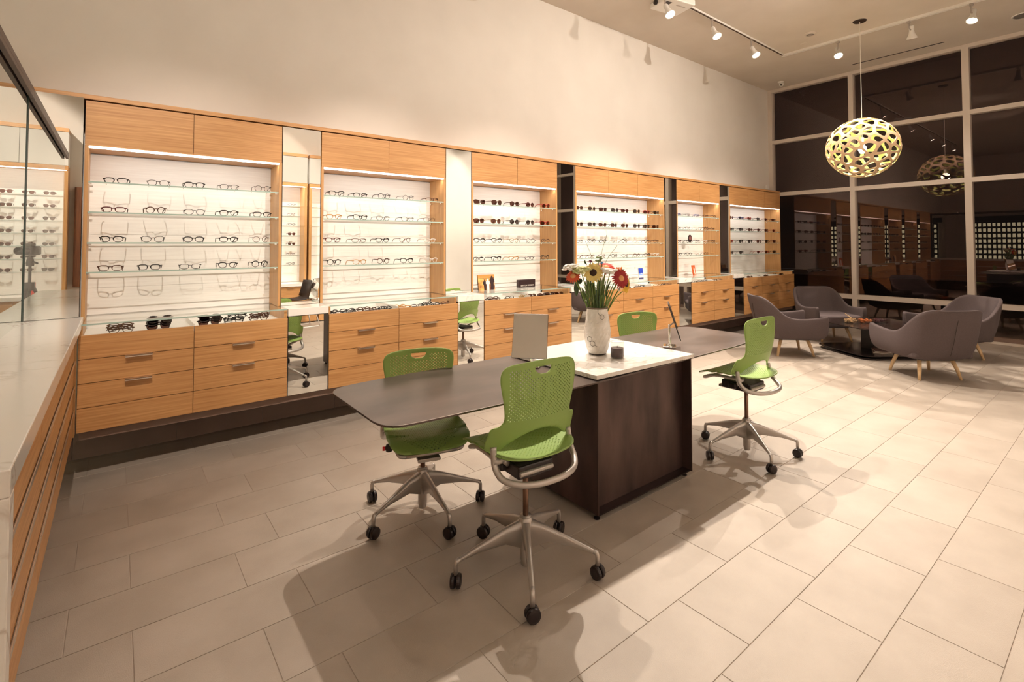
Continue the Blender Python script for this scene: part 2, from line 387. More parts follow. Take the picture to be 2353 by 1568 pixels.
# ------------------------------------------------------------------ display bays and drawer cabinets
def glass_shelf(name, parent, x0, x1, y0, y1, z0, z1):
    o = MB().add([(x, y, z) for z in (z0, z1) for y in (y0, y1) for x in (x0, x1)],
                 [(0, 2, 3, 1), (4, 5, 7, 6), (2, 6, 7, 3), (0, 4, 6, 2), (1, 3, 7, 5)], 0)
    o.add([(x0, y0, z0), (x1, y0, z0), (x1, y0, z1), (x0, y0, z1)], [(0, 1, 2, 3)], 1)
    return o.build(name, [M['glass'], M['glassedge']], parent)
SXN = dict(soft=0)
for u in range(6):
    a, b = UA[u], UB[u]; W_ = b - a
    t = thing('display_bay', 'oak-framed lit display bay with glass shelves, %s' % ['nearest, beside the left marble counter', 'second from the left marble counter', 'third along the wall, behind the table', 'fourth, wide with three top doors', 'fifth, with an orange card on its base', 'farthest, next to the windows'][u], 'display case', (a, 0, 0), 0, 'display bays along the back wall')
    T = .02
    box('side_panel', M['woodv'], 0, T, .0, .30, .9865, ZD, t); box('side_panel', M['woodv'], W_ - T, W_, .0, .30, .9865, ZD, t)
    box('carcass', M['wood'], 0, W_, .022, .31, ZD + .012, ZT, t)
    cuts = [0] + [s - a for s in US[u]] + [W_]
    for i in range(len(cuts) - 1):
        box('door', M['wood'], cuts[i] + .002, cuts[i + 1] - .002, 0, .02, ZD, ZT - .004, t)
    box('soffit', M['wood'], T, W_ - T, .035, .30, ZD - .012, ZD + .012, t)
    box('light_strip', M['led'], .012, W_ - .012, .004, .032, ZD - .014, ZD - .002, t)
    n = 6
    for i in range(n):   # white back boards with fine joints
        h = (ZD - .02 - .9865) / n; z0 = .9865 + h * i
        box('back_board', M['panel'], T, W_ - T, .295, .305, z0 + .0006, z0 + h - .0006, t)
    for z in SHELF_Z: 
        glass_shelf('shelf', t, T + .002, W_ - T - .002, .004, .285, z - .010, z)
        for px in (.03, W_ - .03):
            MB().box(px - .008, px + .008, .03, .045, z - .018, z - .0102).box(px - .008, px + .008, .24, .255, z - .018, z - .0102).build('shelf_pin', M['chrome'], t)
    la = area('display_light', (a + W_/2, .03, ZD - .02), W_ - .06, .02, 1.5 * W_, (R(24), 0, 0), (1, .93, .86))
    # drawer cabinet
    d = thing('drawer_cabinet', 'oak drawer cabinet with %s under the %s' % (['two columns of drawers', 'two columns of drawers', 'two columns of drawers', 'three columns of drawers', 'small square pulls', 'pulls beside the windows'][u], BAY[u]), 'drawer cabinet', (a, 0, 0), 0, 'drawer cabinets along the back wall')
    box('carcass', M['woodv'], 0, W_, YL + .022, .26, .3154, .88, d)
    glass_shelf('glass_top', d, .004, W_ - .004, YL + .004, .30, .976, .986)
    box('back_board', M['panel'], .02, W_ - .02, .286, .30, .892, .975, d)
    box('display_tray', M['white'], .02, W_ - .02, YL + .02, .285, .88, .892, d)
    box('tray_end', M['woodv'], 0, .02, YL + .03, .26, .88, .975, d); box('tray_end', M['woodv'], W_ - .02, W_, YL + .03, .26, .88, .975, d)
    for i in range(len(cuts) - 1):
        x0, x1 = cuts[i] + .002, cuts[i + 1] - .002
        for r in range(4):
            z1 = .9153 - .15 * r; z0 = z1 - .15 + .004
            dr = box('drawer', M['wood'], x0, x1, YL, YL + .02, z0, z1, d)
            if r in (1, 2):
                c = (x0 + x1) / 2; hw = .07 if u < 3 else .062
                MB().box(c - hw, c + hw, YL - .036, YL + .01, z1 - .0005, z1 + .0025).box(c - hw, c + hw, YL - .036, YL - .033, z1 - .008, z1 + .0025).build('handle', M['handle'], dr)
    if len(cuts) == 3 or True:
        for s in cuts[1:-1]: box('tray_divider', M['white'], s - .003, s + .003, YL + .022, .28, .892, .93, d)
# bays between: mirrors and marble shelves
for i in range(5):
    x0, x1 = UB[i], UA[i + 1]
    wd = ['nearest', 'second', 'third', 'fourth', 'farthest'][i]
    t = thing('wall_mirror', 'tall narrow wall mirror above the %s marble shelf between display bays' % wd, 'mirror', (x0, 0, 0), 0, 'mirrors between the display bays')
    box('mirror_glass', M['mirror'], .006, x1 - x0 - .006, .004, .010, .986, ZT - .002, t)
    box('backing', M['gap'], .002, x1 - x0 - .002, .0105, .03, .986, ZT, t)
    t = thing('low_mirror', 'mirror panel below the %s marble shelf between drawer cabinets' % wd, 'mirror', (x0, 0, 0), 0, 'mirrors under the marble shelves')
    box('mirror_glass', M['mirror'], .006, x1 - x0 - .006, YL + .006, YL + .012, .318, .922, t)
    box('backing', M['gap'], .001, x1 - x0 - .001, YL + .0125, YL + .03, .316, .925, t)
    s = MB().box(x0 + .003, x1 - .003, YL, .003, .926, .984).build('marble_shelf', M['marble'], None, bevel=.003)
    tag(s, 'white marble shelf below the %s wall mirror, between two drawer cabinets' % wd, 'shelf', 'marble shelves between the bays')
# spectacles on the shelves
X12 = {0: [[-.017, .219, .438, .663, .896], [-.026, .209, .441, .666, .896], [-.033, .194, .438, .666, .887], [-.036, .176, .419, .663, .884]],
       1: [[1.484, 1.698, 1.917, 2.164, 2.421], [1.465, 1.696, 1.907, 2.154, 2.395], [1.457, 1.688, 1.907, 2.137, 2.395], [1.465, 1.695, 1.917, 2.151, 2.41]]}
XR = {2: [2.98, 3.206, 3.448, 3.679, 3.917], 3: [4.474, 4.701, 4.906, 5.142, 5.349, 5.595, 5.819, 6.043], 4: [6.609, 6.856, 7.106, 7.343, 7.565], 5: [8.142, 8.469, 8.788, 9.101, 9.395, 9.709]}
ST = {0: ['rect black 0,soft black 1,soft black 0,soft black 1,round black 1', 'rect burgundy 0,round tortoise 0,soft black 1,soft black 0,rect black 0', 'soft black 0,cat black 1,soft black 0,soft black 0,round tortoise 1', 'rect tortoise 0,rect black 0,rect black 1,soft black 0,round black 0'],
      1: ['cat black 0,soft black 0,round grey 0,round grey 1,rect tortoise 0', 'soft blonde 0,cat black 0,soft black 1,soft black 1,soft brown 1', 'soft burgundy 0,rect brown 1,soft black 0,round tortoise 1,soft crystal 0', 'round black 0,soft blonde 0,round tortoise 0,cat black 0,cat crystal 0'],
      2: ['cat tortoise 0 1,drop brown 0 1,round tortoise 0 1,round burgundy 0 1,round red 0 1', 'square tortoise 0 1,drop gold 1 1,round black 0 2,round grey 0 2,cat red 0 1', 'cat black 0,cat black 0,round gold 1,round grey 1,soft tortoise 0', 'soft black 0,cat black 0,soft blonde 0,rect grey 1,cat black 0'],
      3: ['square brown 0 1,drop gold 1 2,square black 0 1,drop grey 1 2,cat burgundy 0 1,drop gold 1 2,square red 0 1,square black 0 2', 'square brown 0 2,drop grey 1 2,cat tortoise 0 1,square black 0 1,square tortoise 0 1,drop grey 1 2,square black 0 2,square brown 0 1', 'rect grey 1,cat black 0,soft black 0,soft crystal 0,round black 0,soft crystal 1,soft black 0,soft tortoise 0', 'rect burgundy 1,soft brown 0,cat burgundy 1,soft black 0,soft black 1,soft tortoise 0,soft black 0,cat crystal 0'],
      4: ['soft blue 0,round grey 1,soft blue 0,soft brown 0,soft tortoise 0', 'rect black 1,soft grey 1,soft crystal 1,round tortoise 0,soft tortoise 0', 'soft burgundy 0,soft black 0,soft grey 0,soft crystal 0,soft tortoise 0', 'soft black 0,soft black 0,soft crystal 1,soft brown 0,soft blonde 0'],
      5: ['cat burgundy 0 1,square blue 0 2,cat red 0 1,square black 0 2,cat burgundy 0 1,square tortoise 0 1', 'square black 0 2,square black 0 2,square brown 0 1,square burgundy 0 1,square burgundy 0 1,square red 0 1', 'square red 0 1,square black 0 2,square black 0 2,square burgundy 0 1,square black 0 2,cat burgundy 0 1', 'square black 0 2,square black 0 2,,cat red 0 1,square red 0 1,square black 0 2']}
for u in range(6):
    for r in range(4):
        xs = X12[u][r] if u < 2 else XR[u]
        for i, (x, sdef) in enumerate(zip(xs, ST[u][r].split(','))):
            if not sdef: continue
            q = sdef.split(); sun = int(q[3]) if len(q) > 3 else 0
            lab = '%s %s, %s from left on %s shelf, %s' % (FWORD[q[1]], 'sunglasses' if sun else 'eyeglasses', ORD[i], ROW[r], BAY[u])
            specs(q[0], q[1], sun, q[2] == '1', (x, .065 + random.uniform(-.01, .01), SHELF_Z[r]), (0, 0, R(random.uniform(-6, 6))), lab, '%s on the shelves of the %s' % ('sunglasses' if sun else 'eyeglasses', BAY[u]))
# spectacles lying in the trays under the glass tops
TR = {0: ([(.02, 'brown', 0, 3), (.235, 'black', 1, 4), (.53, 'black', 1, 3), (.69, 'black', 0, 3), (.86, 'tortoise', 0, 3)]),
      1: [(1.40, 'black', 0, 2), (1.55, 'black', 0, 2), (1.70, 'tortoise', 0, 2), (1.85, 'black', 0, 2), (2.02, 'blonde', 0, 2), (2.18, 'black', 0, 1), (2.33, 'black', 0, 2), (2.46, 'tortoise', 0, 1)],
      2: [(2.93, 'black', 0, 1), (3.08, 'tortoise', 0, 2), (3.25, 'black', 0, 1), (3.42, 'gold', 0, 1), (3.57, 'brown', 1, 1), (3.70, 'tortoise', 1, 1), (3.82, 'black', 1, 1), (3.94, 'brown', 1, 1)],
      3: [(5.20, 'black', 0, 1), (5.36, 'tortoise', 0, 1), (5.50, 'black', 0, 1), (5.64, 'black', 0, 1), (5.79, 'gold', 0, 1), (5.93, 'black', 0, 1), (6.05, 'tortoise', 0, 1)],
      4: [(6.56, 'black', 0, 1), (6.72, 'black', 0, 1), (6.87, 'black', 0, 1), (7.02, 'grey', 0, 1), (7.22, 'brown', 0, 1), (7.40, 'black', 0, 1)],
      5: [(8.10, 'black', 1, 1), (8.38, 'brown', 1, 1), (8.68, 'black', 1, 1), (8.98, 'tortoise', 1, 1), (9.26, 'brown', 1, 1), (9.55, 'black', 1, 1)]}
LAY = ['uppermost', 'second down', 'third down', 'lowest']
for u, lst in TR.items():
    for i, (x, f, sun, n) in enumerate(lst):
        for k in range(n):
            st = ['rect', 'soft', 'cat', 'round'][(i + k) % 4] if not sun else ['square', 'cat'][(i + k) % 2]
            pos = LAY[k] + ' of ' if n > 2 else (('front one of ', 'rear one of ')[k] if n == 2 else '')
            lab = '%s folded %s, %s%s pile from left, tray of %s' % (FWORD[f], 'sunglasses' if sun else 'eyeglasses', pos, ORD[i], BAY[u]) if n > 1 else '%s folded %s, %s from left in tray of %s' % (FWORD[f], 'sunglasses' if sun else 'eyeglasses', ORD[i], BAY[u])
            if n > 2: loc = (x + random.uniform(-.008, .008), -.13 + .02 * k, .8925 + .032 * (n - 1 - k) * .55)
            else: loc = (x + random.uniform(-.02, .02), -.15 + .075 * k, .8925)
            specs(st, f, sun, False, loc, (R(-38 if n < 3 else -20), 0, R(random.uniform(-14, 14))), lab, 'folded spectacles in the trays', folded=True)


# posters and cards standing on the glass tops
def poster(name, label, x, y, w, h, mats, lean, fn, rz=0):
    t = thing(name, label, 'sign', (x, y, .986), R(rz))
    MB().box(-w/2, w/2, 0, .012, 0, h).build('backing', mats[0], t, rot=(R(lean), 0, 0))
    fn(t, w, h, lean); return t
def flat(t, name, mat, pts, lean, yo=-.0012):
    n = len(pts); o = MB().add([(x, yo, z) for x, z in pts], [tuple(range(n))]).build(name, mat, t, rot=(R(lean), 0, 0)); return o
def figure(cx, z0, h):   # standing figure outline for a printed picture
    return [(cx - .012*h/.1, z0), (cx - .014*h/.1, z0 + .5*h), (cx - .022*h/.1, z0 + .55*h), (cx - .02*h/.1, z0 + .78*h), (cx - .006*h/.1, z0 + .83*h), (cx - .008*h/.1, z0 + .93*h), (cx, z0 + h), (cx + .008*h/.1, z0 + .93*h), (cx + .006*h/.1, z0 + .83*h), (cx + .02*h/.1, z0 + .78*h), (cx + .022*h/.1, z0 + .55*h), (cx + .014*h/.1, z0 + .5*h), (cx + .012*h/.1, z0)]
M['print_amber'] = noisemix('print_amber', (.13, .03, .01), (.95, .50, .14), scale=(1, 1, 1), ns=9, lo=.38, hi=.60)
M['print_dark'] = pm('print_dark', (.03, .012, .014), .4); M['print_white'] = pm('print_white', (.88, .84, .78), .4)
M['print_gold'] = pm('print_gold', (.60, .28, .07), .4); M['print_orange'] = pm('print_orange', (.72, .14, .04), .4)
M['print_blue'] = pm('print_blue', (.03, .07, .50), .35); M['print_navy'] = pm('print_navy', (.03, .025, .12), .4)
def pic1(t, w, h, l):
    flat(t, 'picture', M['print_amber'], [(-w/2, 0), (w/2, 0), (w/2, h), (-w/2, h)], l)
    flat(t, 'sky_band', M['print_gold'], [(-w/2, h*.80), (w/2, h*.80), (w/2, h), (-w/2, h)], l, -.0016)
    flat(t, 'horizon_line', M['print_dark'], [(-w/2, h*.74), (w/2, h*.77), (w/2, h*.79), (-w/2, h*.76)], l, -.0017)
    flat(t, 'figure', M['print_dark'], figure(-w*.10, 0, h*.70), l, -.002); flat(t, 'figure', M['print_white'], figure(w*.08, 0, h*.74), l, -.0024); flat(t, 'figure', M['print_dark'], figure(w*.34, 0, h*.92), l, -.002)
poster('poster', 'amber sunset poster with three dressed-up figures standing in the third display bay', 3.10, .10, .215, .165, [M['print_dark']], -8, pic1)
def text(s, parent, mat, size, loc, rot, name='lettering', al='CENTER'):
    c = bpy.data.curves.new(name, 'FONT'); c.body = s; c.size = size; c.align_x = al; c.extrude = .0004
    o = bpy.data.objects.new(name, c); COL.objects.link(o); c.materials.append(mat); o.parent = parent; bpy.context.view_layer.update(); dg = bpy.context.evaluated_depsgraph_get()
    me = bpy.data.meshes.new_from_object(o.evaluated_get(dg)); bpy.data.objects.remove(o); bpy.data.curves.remove(c)
    o = bpy.data.objects.new(name, me); COL.objects.link(o); o.parent = parent; o.location = loc; o.rotation_euler = rot; o['kind'] = 'stuff'; return o
t = thing('name_block', 'black glossy name block with white capitals in the third display bay', 'sign', (3.65, .085, .986), R(3))
MB().box(-.125, .125, 0, .05, 0, .088).build('block', M['print_dark'], t, bevel=.004)
text('BARTON PERREIRA', t, M['print_white'], .0235, (0, -.0008, .014), (R(90), 0, 0))
def pic2(t, w, h, l):
    flat(t, 'blue_field', M['print_blue'], [(-w/2, h*.5), (w/2, h*.5), (w/2, h), (-w/2, h)], l)
    flat(t, 'pale_field', pm('print_sky', (.25, .42, .85), .4), [(-w/2, h*.36), (w/2, h*.36), (w/2, h*.5), (-w/2, h*.5)], l)
    flat(t, 'foot_band', M['print_navy'], [(-w/2, 0), (w/2, 0), (w/2, h*.10), (-w/2, h*.10)], l)
    text('mó', t, M['print_white'], h*.2, (0, -.0022, h*.44), (R(90 + l), 0, 0))
poster('brand_card', 'white and blue brand card standing in the fourth display bay', 5.77, .13, .098, .15, [M['print_white']], -6, pic2)
def pic3(t, w, h, l):
    flat(t, 'orange_field', M['print_orange'], [(-w/2, 0), (w/2, 0), (w/2, h), (-w/2, h)], l)
    flat(t, 'portrait', M['print_white'], figure(w*.05, h*.05, h*.78), l, -.002)
poster('orange_card', 'orange card with a pale portrait standing in the fifth display bay', 7.08, .11, .115, .158, [M['print_orange']], -10, pic3, 12)
t = thing('oval_stand', 'small oval dark-framed portrait on the third shelf of the fifth display bay', 'sign', (7.03, .16, 1.498), 0)
MB().lathe([(.0, -.004), (.05, -.004), (.05, .004), (0, .004)], 24, sy=1.25).xf(Matrix.Rotation(R(90), 4, 'X')).build('frame', M['print_dark'], t, loc=(0, 0, .066), smooth=False)
MB().lathe([(.0, .0065), (.038, .0065)], 24, sy=1.25).xf(Matrix.Rotation(R(90), 4, 'X')).build('portrait', pm('print_rose', (.5, .22, .2), .5), t, loc=(0, 0, .066))
t = thing('wire_stand', 'empty clear block stand, third on lowest shelf of farthest display bay', 'stand', (8.79, .07, 1.301), 0)
MB().box(-.06, .06, 0, .004, 0, .075).box(-.06, .06, 0, .05, 0, .004).build('stand', M['glass'], t)
MB().tube([(-.06, 0, 0), (-.06, 0, .075), (.06, 0, .075), (.06, 0, 0)], .002, 6, closed=True).build('rim', M['frame'], t)

# ------------------------------------------------------------------ marble counter at left, glass partition, left mirror
t = thing('counter', 'long white marble-topped counter with oak drawers along the left edge', 'counter', (0, 0, 0))
MB().box(-.62, -.165, -2.92, -.012, .951, 1.0095).build('marble_top', M['marble'], t, bevel=.003)
MB().box(-.62, -.165, -2.92, -2.862, 0, .9505).build('marble_end', M['marble'], t, bevel=.003)
box('carcass', M['woodv'], -.60, -.214, -2.855, -.25, .315, .945, t)
box('filler_panel', M['woodv'], -.205, -.183, -.30, -.245, .3154, .945, t)
box('plinth', M['brown'], -.55, -.30, -2.85, -.10, 0, .315, t)
edges = [-.31, -1.16, -2.01, -2.857]
for a_, b_ in zip(edges[:-1], edges[1:]):
    for z0, z1 in ((.781, .947), (.631, .777), (.483, .627), (.3154, .479)):
        dr = box('drawer', M['wood'], -.212, -.192, b_ + .002, a_ - .002, z0, z1, t)
        if z1 < .9: MB().box(-.212, -.186, b_ + .004, a_ - .004, z1 - .014, z1 - .011).box(-.1875, -.185, b_ + .004, a_ - .004, z1 - .016, z1 + .001).build('edge_pull', M['handle'], dr)
t = thing('glass_partition', 'clear glass screen under a dark steel rail above the marble counter', 'glass partition', (-.445, 0, 0))
MB().add([(0, -2.9, 1.012), (0, -.06, 1.012), (0, -.06, 2.42), (0, -2.9, 2.42)], [(0, 1, 2, 3)]).build('pane', [M['screen']], t)
MB().box(-.0042, .0042, -.066, -.0595, 1.012, 2.42).build('pane_edge', pm('dark_glass_edge', (.03, .05, .045), .2), t)
MB().box(-.028, .028, -2.92, -.052, 2.42, 2.455).box(-.028, -.006, -2.92, -.052, 2.395, 2.42).box(.006, .028, -2.92, -.052, 2.395, 2.42).build('rail', pm('bronze_rail', (.085, .048, .036), .45, .4), t, bevel=.002)
t = thing('corner_mirror', 'large frameless wall mirror above the marble counter at the left edge', 'mirror', (0, 0, 0))
box('mirror_glass', M['mirror'], -.444, -.186, -.05, -.044, 1.012, ZT, t); box('mirror_glass', M['mirror'], -1.9, -.447, -.05, -.044, 1.012, ZT, t)
box('backing', M['gap'], -1.9, -.187, -.0435, .02, 1.0, ZT, t)

# ------------------------------------------------------------------ opposite display wall (seen in the mirrors and the window glass)
OP = [(-2.9, -1.75), (-1.72, -.62), (1.55, 2.98), (3.02, 4.1)]
OWORD = ['far end', 'tripod side', 'middle', 'column side']
for i, (a, b) in enumerate(OP):
    W_ = b - a
    t = thing('opposite_display', 'tall oak and white display case on the wall facing the mirrors, %s' % OWORD[i], 'display case', (a, YO, 0), 0, 'display cases on the opposite wall')
    box('top_trim', M['wood'], 0, W_, .002, .36, 3.26, 3.32, t)
    for j in (0, 1): box('upper_door', M['white'], W_*j/2 + .003, W_*(j + 1)/2 - .003, .03, .35, 2.73, 3.255, t)
    box('header', M['wood'], 0, W_, .002, .355, 2.66, 2.725, t)
    box('light_strip', M['led'], .02, W_ - .02, .32, .345, 2.645, 2.659, t)
    box('side_panel', M['woodv'], 0, .05, .002, .345, .72, 2.66, t); box('side_panel', M['woodv'], W_ - .05, W_, .002, .345, .72, 2.66, t)
    box('back_board', M['panel'], .05, W_ - .05, .003, .02, .72, 2.66, t)
    for z in range(7): glass_shelf('shelf', t, .052, W_ - .052, .03, .28, 2.27 - .2*z - .01, 2.27 - .2*z)
    MB().box(-.01, W_ + .01, .002, .60, .66, .715).build('marble_top', M['marble'], t)
    for j in range(2):
        for z0, z1 in ((.0, .33), (.335, .655)): 
            dr = box('drawer', M['wood'], W_*j/2 + .002, W_*(j + 1)/2 - .002, .01, .58, max(z0, .02), z1, t)
            box('handle', M['handle'], W_*(j + .5)/2 - .06 , W_*(j + .5)/2 + .06, .58, .60, z1 - .03, z1 - .022, dr)
    if i in (1, 2):
        xs = [W_ - .22, W_ - .46, W_ - .70] if i == 1 else [.96, 1.20, .72]
        if i == 2: xs = [W_ - .24, W_ - .50, W_ - .76]
        for r in range(7):
            for k, x in enumerate(xs):
                sun = i == 1 or r in (3, 4)
                st = ['square', 'cat', 'drop'][(r + k) % 3] if sun else ['soft', 'round', 'rect'][(r + k) % 3]
                fr_ = ['black', 'tortoise', 'burgundy', 'grey'][(r * 2 + k) % 4]
                specs(st, fr_, 1 if sun else 0, False, (a + x, YO + .16, 2.27 - .2*r), (0, 0, R(180)), '%s %s reflected in %s, %s row from top, %s column' % (FWORD[fr_], 'sunglasses' if sun else 'eyeglasses', 'corner mirror' if i == 1 else 'nearest wall mirror', ORD[r], ['outer', 'middle', 'inner'][k]), 'spectacles on the opposite display cases')
    area('display_light', (a + W_/2, YO + .32, 2.64), W_ - .1, .02, 12, (R(-20), 0, 0), (1, .93, .86))
t = thing('wood_cupboard', 'narrow walnut wall cupboard reflected in the corner mirror', 'cupboard', (-.55, YO, 0))
box('carcass', M['wooddark'], 0, .16, .002, .10, .80, 2.42, t); box('door', M['wooddark'], .004, .156, .10, .125, .80, 2.42, t)
struct(box('wall_right', M['wall'], 4.25, 4.4, YO, YO + .5, 0, ZC))
struct(box('trim_5', M['wall'], -.36, .05, YO, YO + .14, 0, ZC))
t = thing('shopping_bag', 'red paper shopping bag reflected in the corner mirror behind the tripod', 'bag', (-1.02, YO + .42, .715))
MB().prism([(-.07, -.04), (.07, -.04), (.07, .04), (-.07, .04)], 0, .2).build('bag', pm('red_paper', (.55, .035, .02), .55), t)
MB().tube(cat([(-.03, -.04, .2), (-.02, -.04, .25), (.02, -.04, .25), (.03, -.04, .2)], 4), .003, 6).build('handle', M['print_white'], t)
# tripod with camera
t = thing('tripod_camera', 'black camera on a tripod reflected in the corner mirror', 'camera', (-.74, -3.45, 0), R(30))
for k in range(3):
    a = R(90 + 120*k); MB().tube([(.03*math.cos(a), .03*math.sin(a), 1.02), (.22*math.cos(a), .22*math.sin(a), .5), (.36*math.cos(a), .36*math.sin(a), .0)], [.016, .014, .010], 8).build('leg', M['dark'], t)
MB().tube([(0, 0, .72), (0, 0, 1.25)], .014, 10).tube([(0, 0, .98), (0, 0, 1.07)], .045, 12).build('centre_column', M['dark'], t)
MB().lathe([(.0, 0), (.032, 0), (.036, .03), (.03, .07), (.02, .09), (.045, .1), (.045, .115), (0, .115)], 16, (0, 0, 1.25)).tube([(.02, 0, 1.30), (.09, .03, 1.28)], .011, 8).build('ball_head', M['dark'], t)
MB().box(-.07, .07, -.04, .04, 1.37, 1.47).box(-.03, .03, -.035, .035, 1.47, 1.50).box(.035, .07, -.055, .03, 1.375, 1.46).build('camera_body', M['dark'], t, bevel=.008)
MB().lathe([(0, 0), (.036, 0), (.038, .05), (.042, .10), (.042, .12), (.034, .12), (.03, .10), (0, .10)], 20).xf(Matrix.Rotation(R(-90), 4, 'X')).build('camera_lens', M['dark'], t, loc=(-.005, .038, 1.418), smooth=True)
# black shell chairs by the opposite counter
def shell_chair(x, y, rz, lab):
    t = thing('shell_chair', lab, 'chair', (x, y, 0), R(rz), 'black shell chairs by the opposite counter')
    prof = [(.23, .455), (.20, .44), (.05, .42), (-.12, .425), (-.19, .47), (-.23, .60), (-.27, .80)]
    g = []
    for k, (yy, zz) in enumerate(cat([(0, p[0], p[1]) for p in prof], 3) and [(p.y, p.z) for p in cat([(0, p[0], p[1]) for p in prof], 3)]):
        hw = .22 if zz < .5 else .22 - .05 * (zz - .5) / .3
        row = []
        for q in range(-6, 7):
            s = q / 6; row.append((s * hw, yy + (.05 * s * s if zz > .47 else 0), zz + (.035 * s * s if zz < .5 else 0)))
        g.append(row)
    o = MB().quads(g).build('shell', M['dark'], t, smooth=True); md = o.modifiers.new('solid', 'SOLIDIFY'); md.thickness = .012
    for sx in (-1, 1):
        MB().tube([(sx*.12, .12, .415), (sx*.19, .20, .015), (sx*.19, .16, .008), (sx*.19, -.18, .008), (sx*.19, -.22, .015), (sx*.12, -.12, .415)], .0075, 8).build('sled_leg', M['white'], t, smooth=True)
    MB().tube([(-.155, .16, .22), (.155, .16, .22)], .006, 6).build('cross_bar', M['white'], t)
    return t
shell_chair(2.62, -5.75, 80, 'black shell chair on white sled legs reflected in the nearest wall mirror')
shell_chair(1.95, -5.55, 200, 'second black shell chair, part hidden at the mirror edge')
# backlit lens wall at the far end, seen in the window glass
t = thing('backlit_display', 'backlit wall of spectacles reflected in the rightmost window', 'display case', (XL, -2.3, 0))
box('light_panel', pm('backlight', (1, 1, 1), .5, emit=(.96, 1, .66), estr=4.2), .004, .02, -1.75, 1.75, .72, 2.22, t)
gm = MB()
for k in range(29): 
    y = -1.75 + 3.5*k/28; gm.box(.021, .035, y - .022, y + .022, .72, 2.22)
for k in range(9):
    z = .72 + 1.5*k/8; gm.box(.021, .04, -1.75, 1.75, z - .035, z + .035)
gm.build('lattice', M['steelblk'], t)
box('cabinet', M['wooddark'], .003, .4, -1.8, 1.8, 0, .68, t)
box('header', M['steelblk'], .003, .12, -1.9, 1.9, 2.25, 2.42, t)

# ------------------------------------------------------------------ ceiling fixtures
t = thing('light_track', 'dark recessed ceiling track running along the display wall', 'light track', (0, 0, 0))
MB().box(.2, 8.26, -.792, -.768, ZC - .024, ZC - .0005).build('slot', pm('track_dark', (.06, .03, .015), .5), t)
MB().box(.2, 8.26, -.80, -.792, ZC - .022, ZC - .0005).box(.2, 8.26, -.768, -.760, ZC - .022, ZC - .0005).build('flange', M['white'], t)
t = thing('light_track', 'white ceiling track running parallel to the windows', 'light track', (0, 0, 0))
MB().box(8.265, 8.31, -3.29, -.76, ZC - .035, ZC - .0005).build('rail', M['white'], t)
t = thing('light_track', 'white ceiling track over the middle of the room, mostly out of frame', 'light track', (0, 0, 0))
MB().box(.1, 8.31, -3.335, -3.295, ZC - .035, ZC - .0005).build('rail', M['white'], t)
def track_lamp(base, head, target, lab, lit=True):
    t = thing('track_spotlight', lab, 'spotlight', base, 0, 'spotlights on the ceiling tracks')
    h = Vector(head) - Vector(base); d = (Vector(target) - Vector(head)).normalized()
    MB().box(-.018, .018, -.018, .018, -.03, 0).tube([(0, 0, -.02), (0, 0, h.z + .09)], .009, 8).build('stem', M['alu'], t)
    MB().tube([(0, 0, h.z + .10), tuple(h - d*.09)], .008, 8).build('yoke', M['alu'], t)
    q = d.to_track_quat('Z', 'Y').to_matrix().to_4x4()
    prof = [(0, -.16), (.026, -.16), (.03, -.15), (.028, -.09), (.036, -.05), (.06, 0), (.062, .012), (.056, .012), (.052, -.004)]
    o = MB().lathe(prof, 20).xf(Matrix.Translation(h) @ q).build('lamp_head', M['white'], t, smooth=True)
    MB().lathe([(0, -.003), (.053, -.003)], 20).xf(Matrix.Translation(h) @ q).build('lamp_lens', M['lampface'] if lit else M['white'], t)
def lamp_set(lst, ypos, labs, xtrack=None, ang=78, bl=.6):
    for (loc, tg, p), lab in zip(lst, labs):
        base = (loc[0], ypos, ZC - .006) if xtrack is None else (xtrack, loc[1], ZC - .035)
        track_lamp(base, loc, tg, lab)
        d = (Vector(tg) - Vector(loc)).normalized()
        spot('track_lamp', Vector(loc) + d * .03, tg, p, ang, bl, WARM, .022)
nA = ['over the nearest display bay', 'over the second bay', 'over the third bay', 'half hidden below the projector', 'second lit one from the projector along the dark track', 'nearest the corner of the dark track']
lamp_set(A_LAMPS, -.78, ['white track spotlight ' + s for s in nA])
lamp_set(C_LAMPS, 0, ['lit white spotlight on the window track above the pendant cord', 'white spotlight turned away, its cone seen from behind', 'white spotlight at the top edge on the window track'], 8.288)
lamp_set(B_LAMPS, -3.315, ['white track spotlight facing the %s display bay, out of frame' % s for s in ORD[:6]], ang=42, bl=.8)
lamp_set(E_LAMPS, -3.315, ['white track spotlight washing the upper wall, %s of three, out of frame' % s for s in ORD[:3]], ang=110, bl=1.0)
# unseen lamps added over the front half for ambient fill
for i, (x, y) in enumerate([(-1.0, -5.2), (1.5, -5.2), (3.6, -5.0), (6.2, -5.2), (8.6, -5.0)]):
    t = thing('ceiling_downlight', 'round recessed ceiling downlight, %s in the row over the front half' % ORD[i], 'downlight', (x, y, ZC), 0, 'recessed downlights')
    MB().lathe([(.075, -.004), (.05, -.004), (.048, -.001), (.075, -.001)], 24, cap=False).build('trim_ring', M['white'], t)
    MB().lathe([(0, -.0015), (.048, -.0015)], 24).build('lamp_lens', M['lampface'], t)
    spot('downlight', (x, y, ZC - .02), (x, y, 0), 12, 120, .8, WARM, .05)
D_LAMPS = [((x, -4.6, 4.27), (x - .2, YO, 2.3), p) for x, p in ((-1.4, 420), (1.9, 460), (3.2, 480), (6.0, 500), (7.8, 380))]  # extra track and spots, never in view, added to brighten the opposite wall
t = thing('light_track', 'white ceiling track facing the opposite wall, behind the camera', 'light track', (0, 0, 0))
MB().box(-2.2, 8.6, -4.53, -4.49, ZC - .035, ZC - .0005).build('rail', M['white'], t)
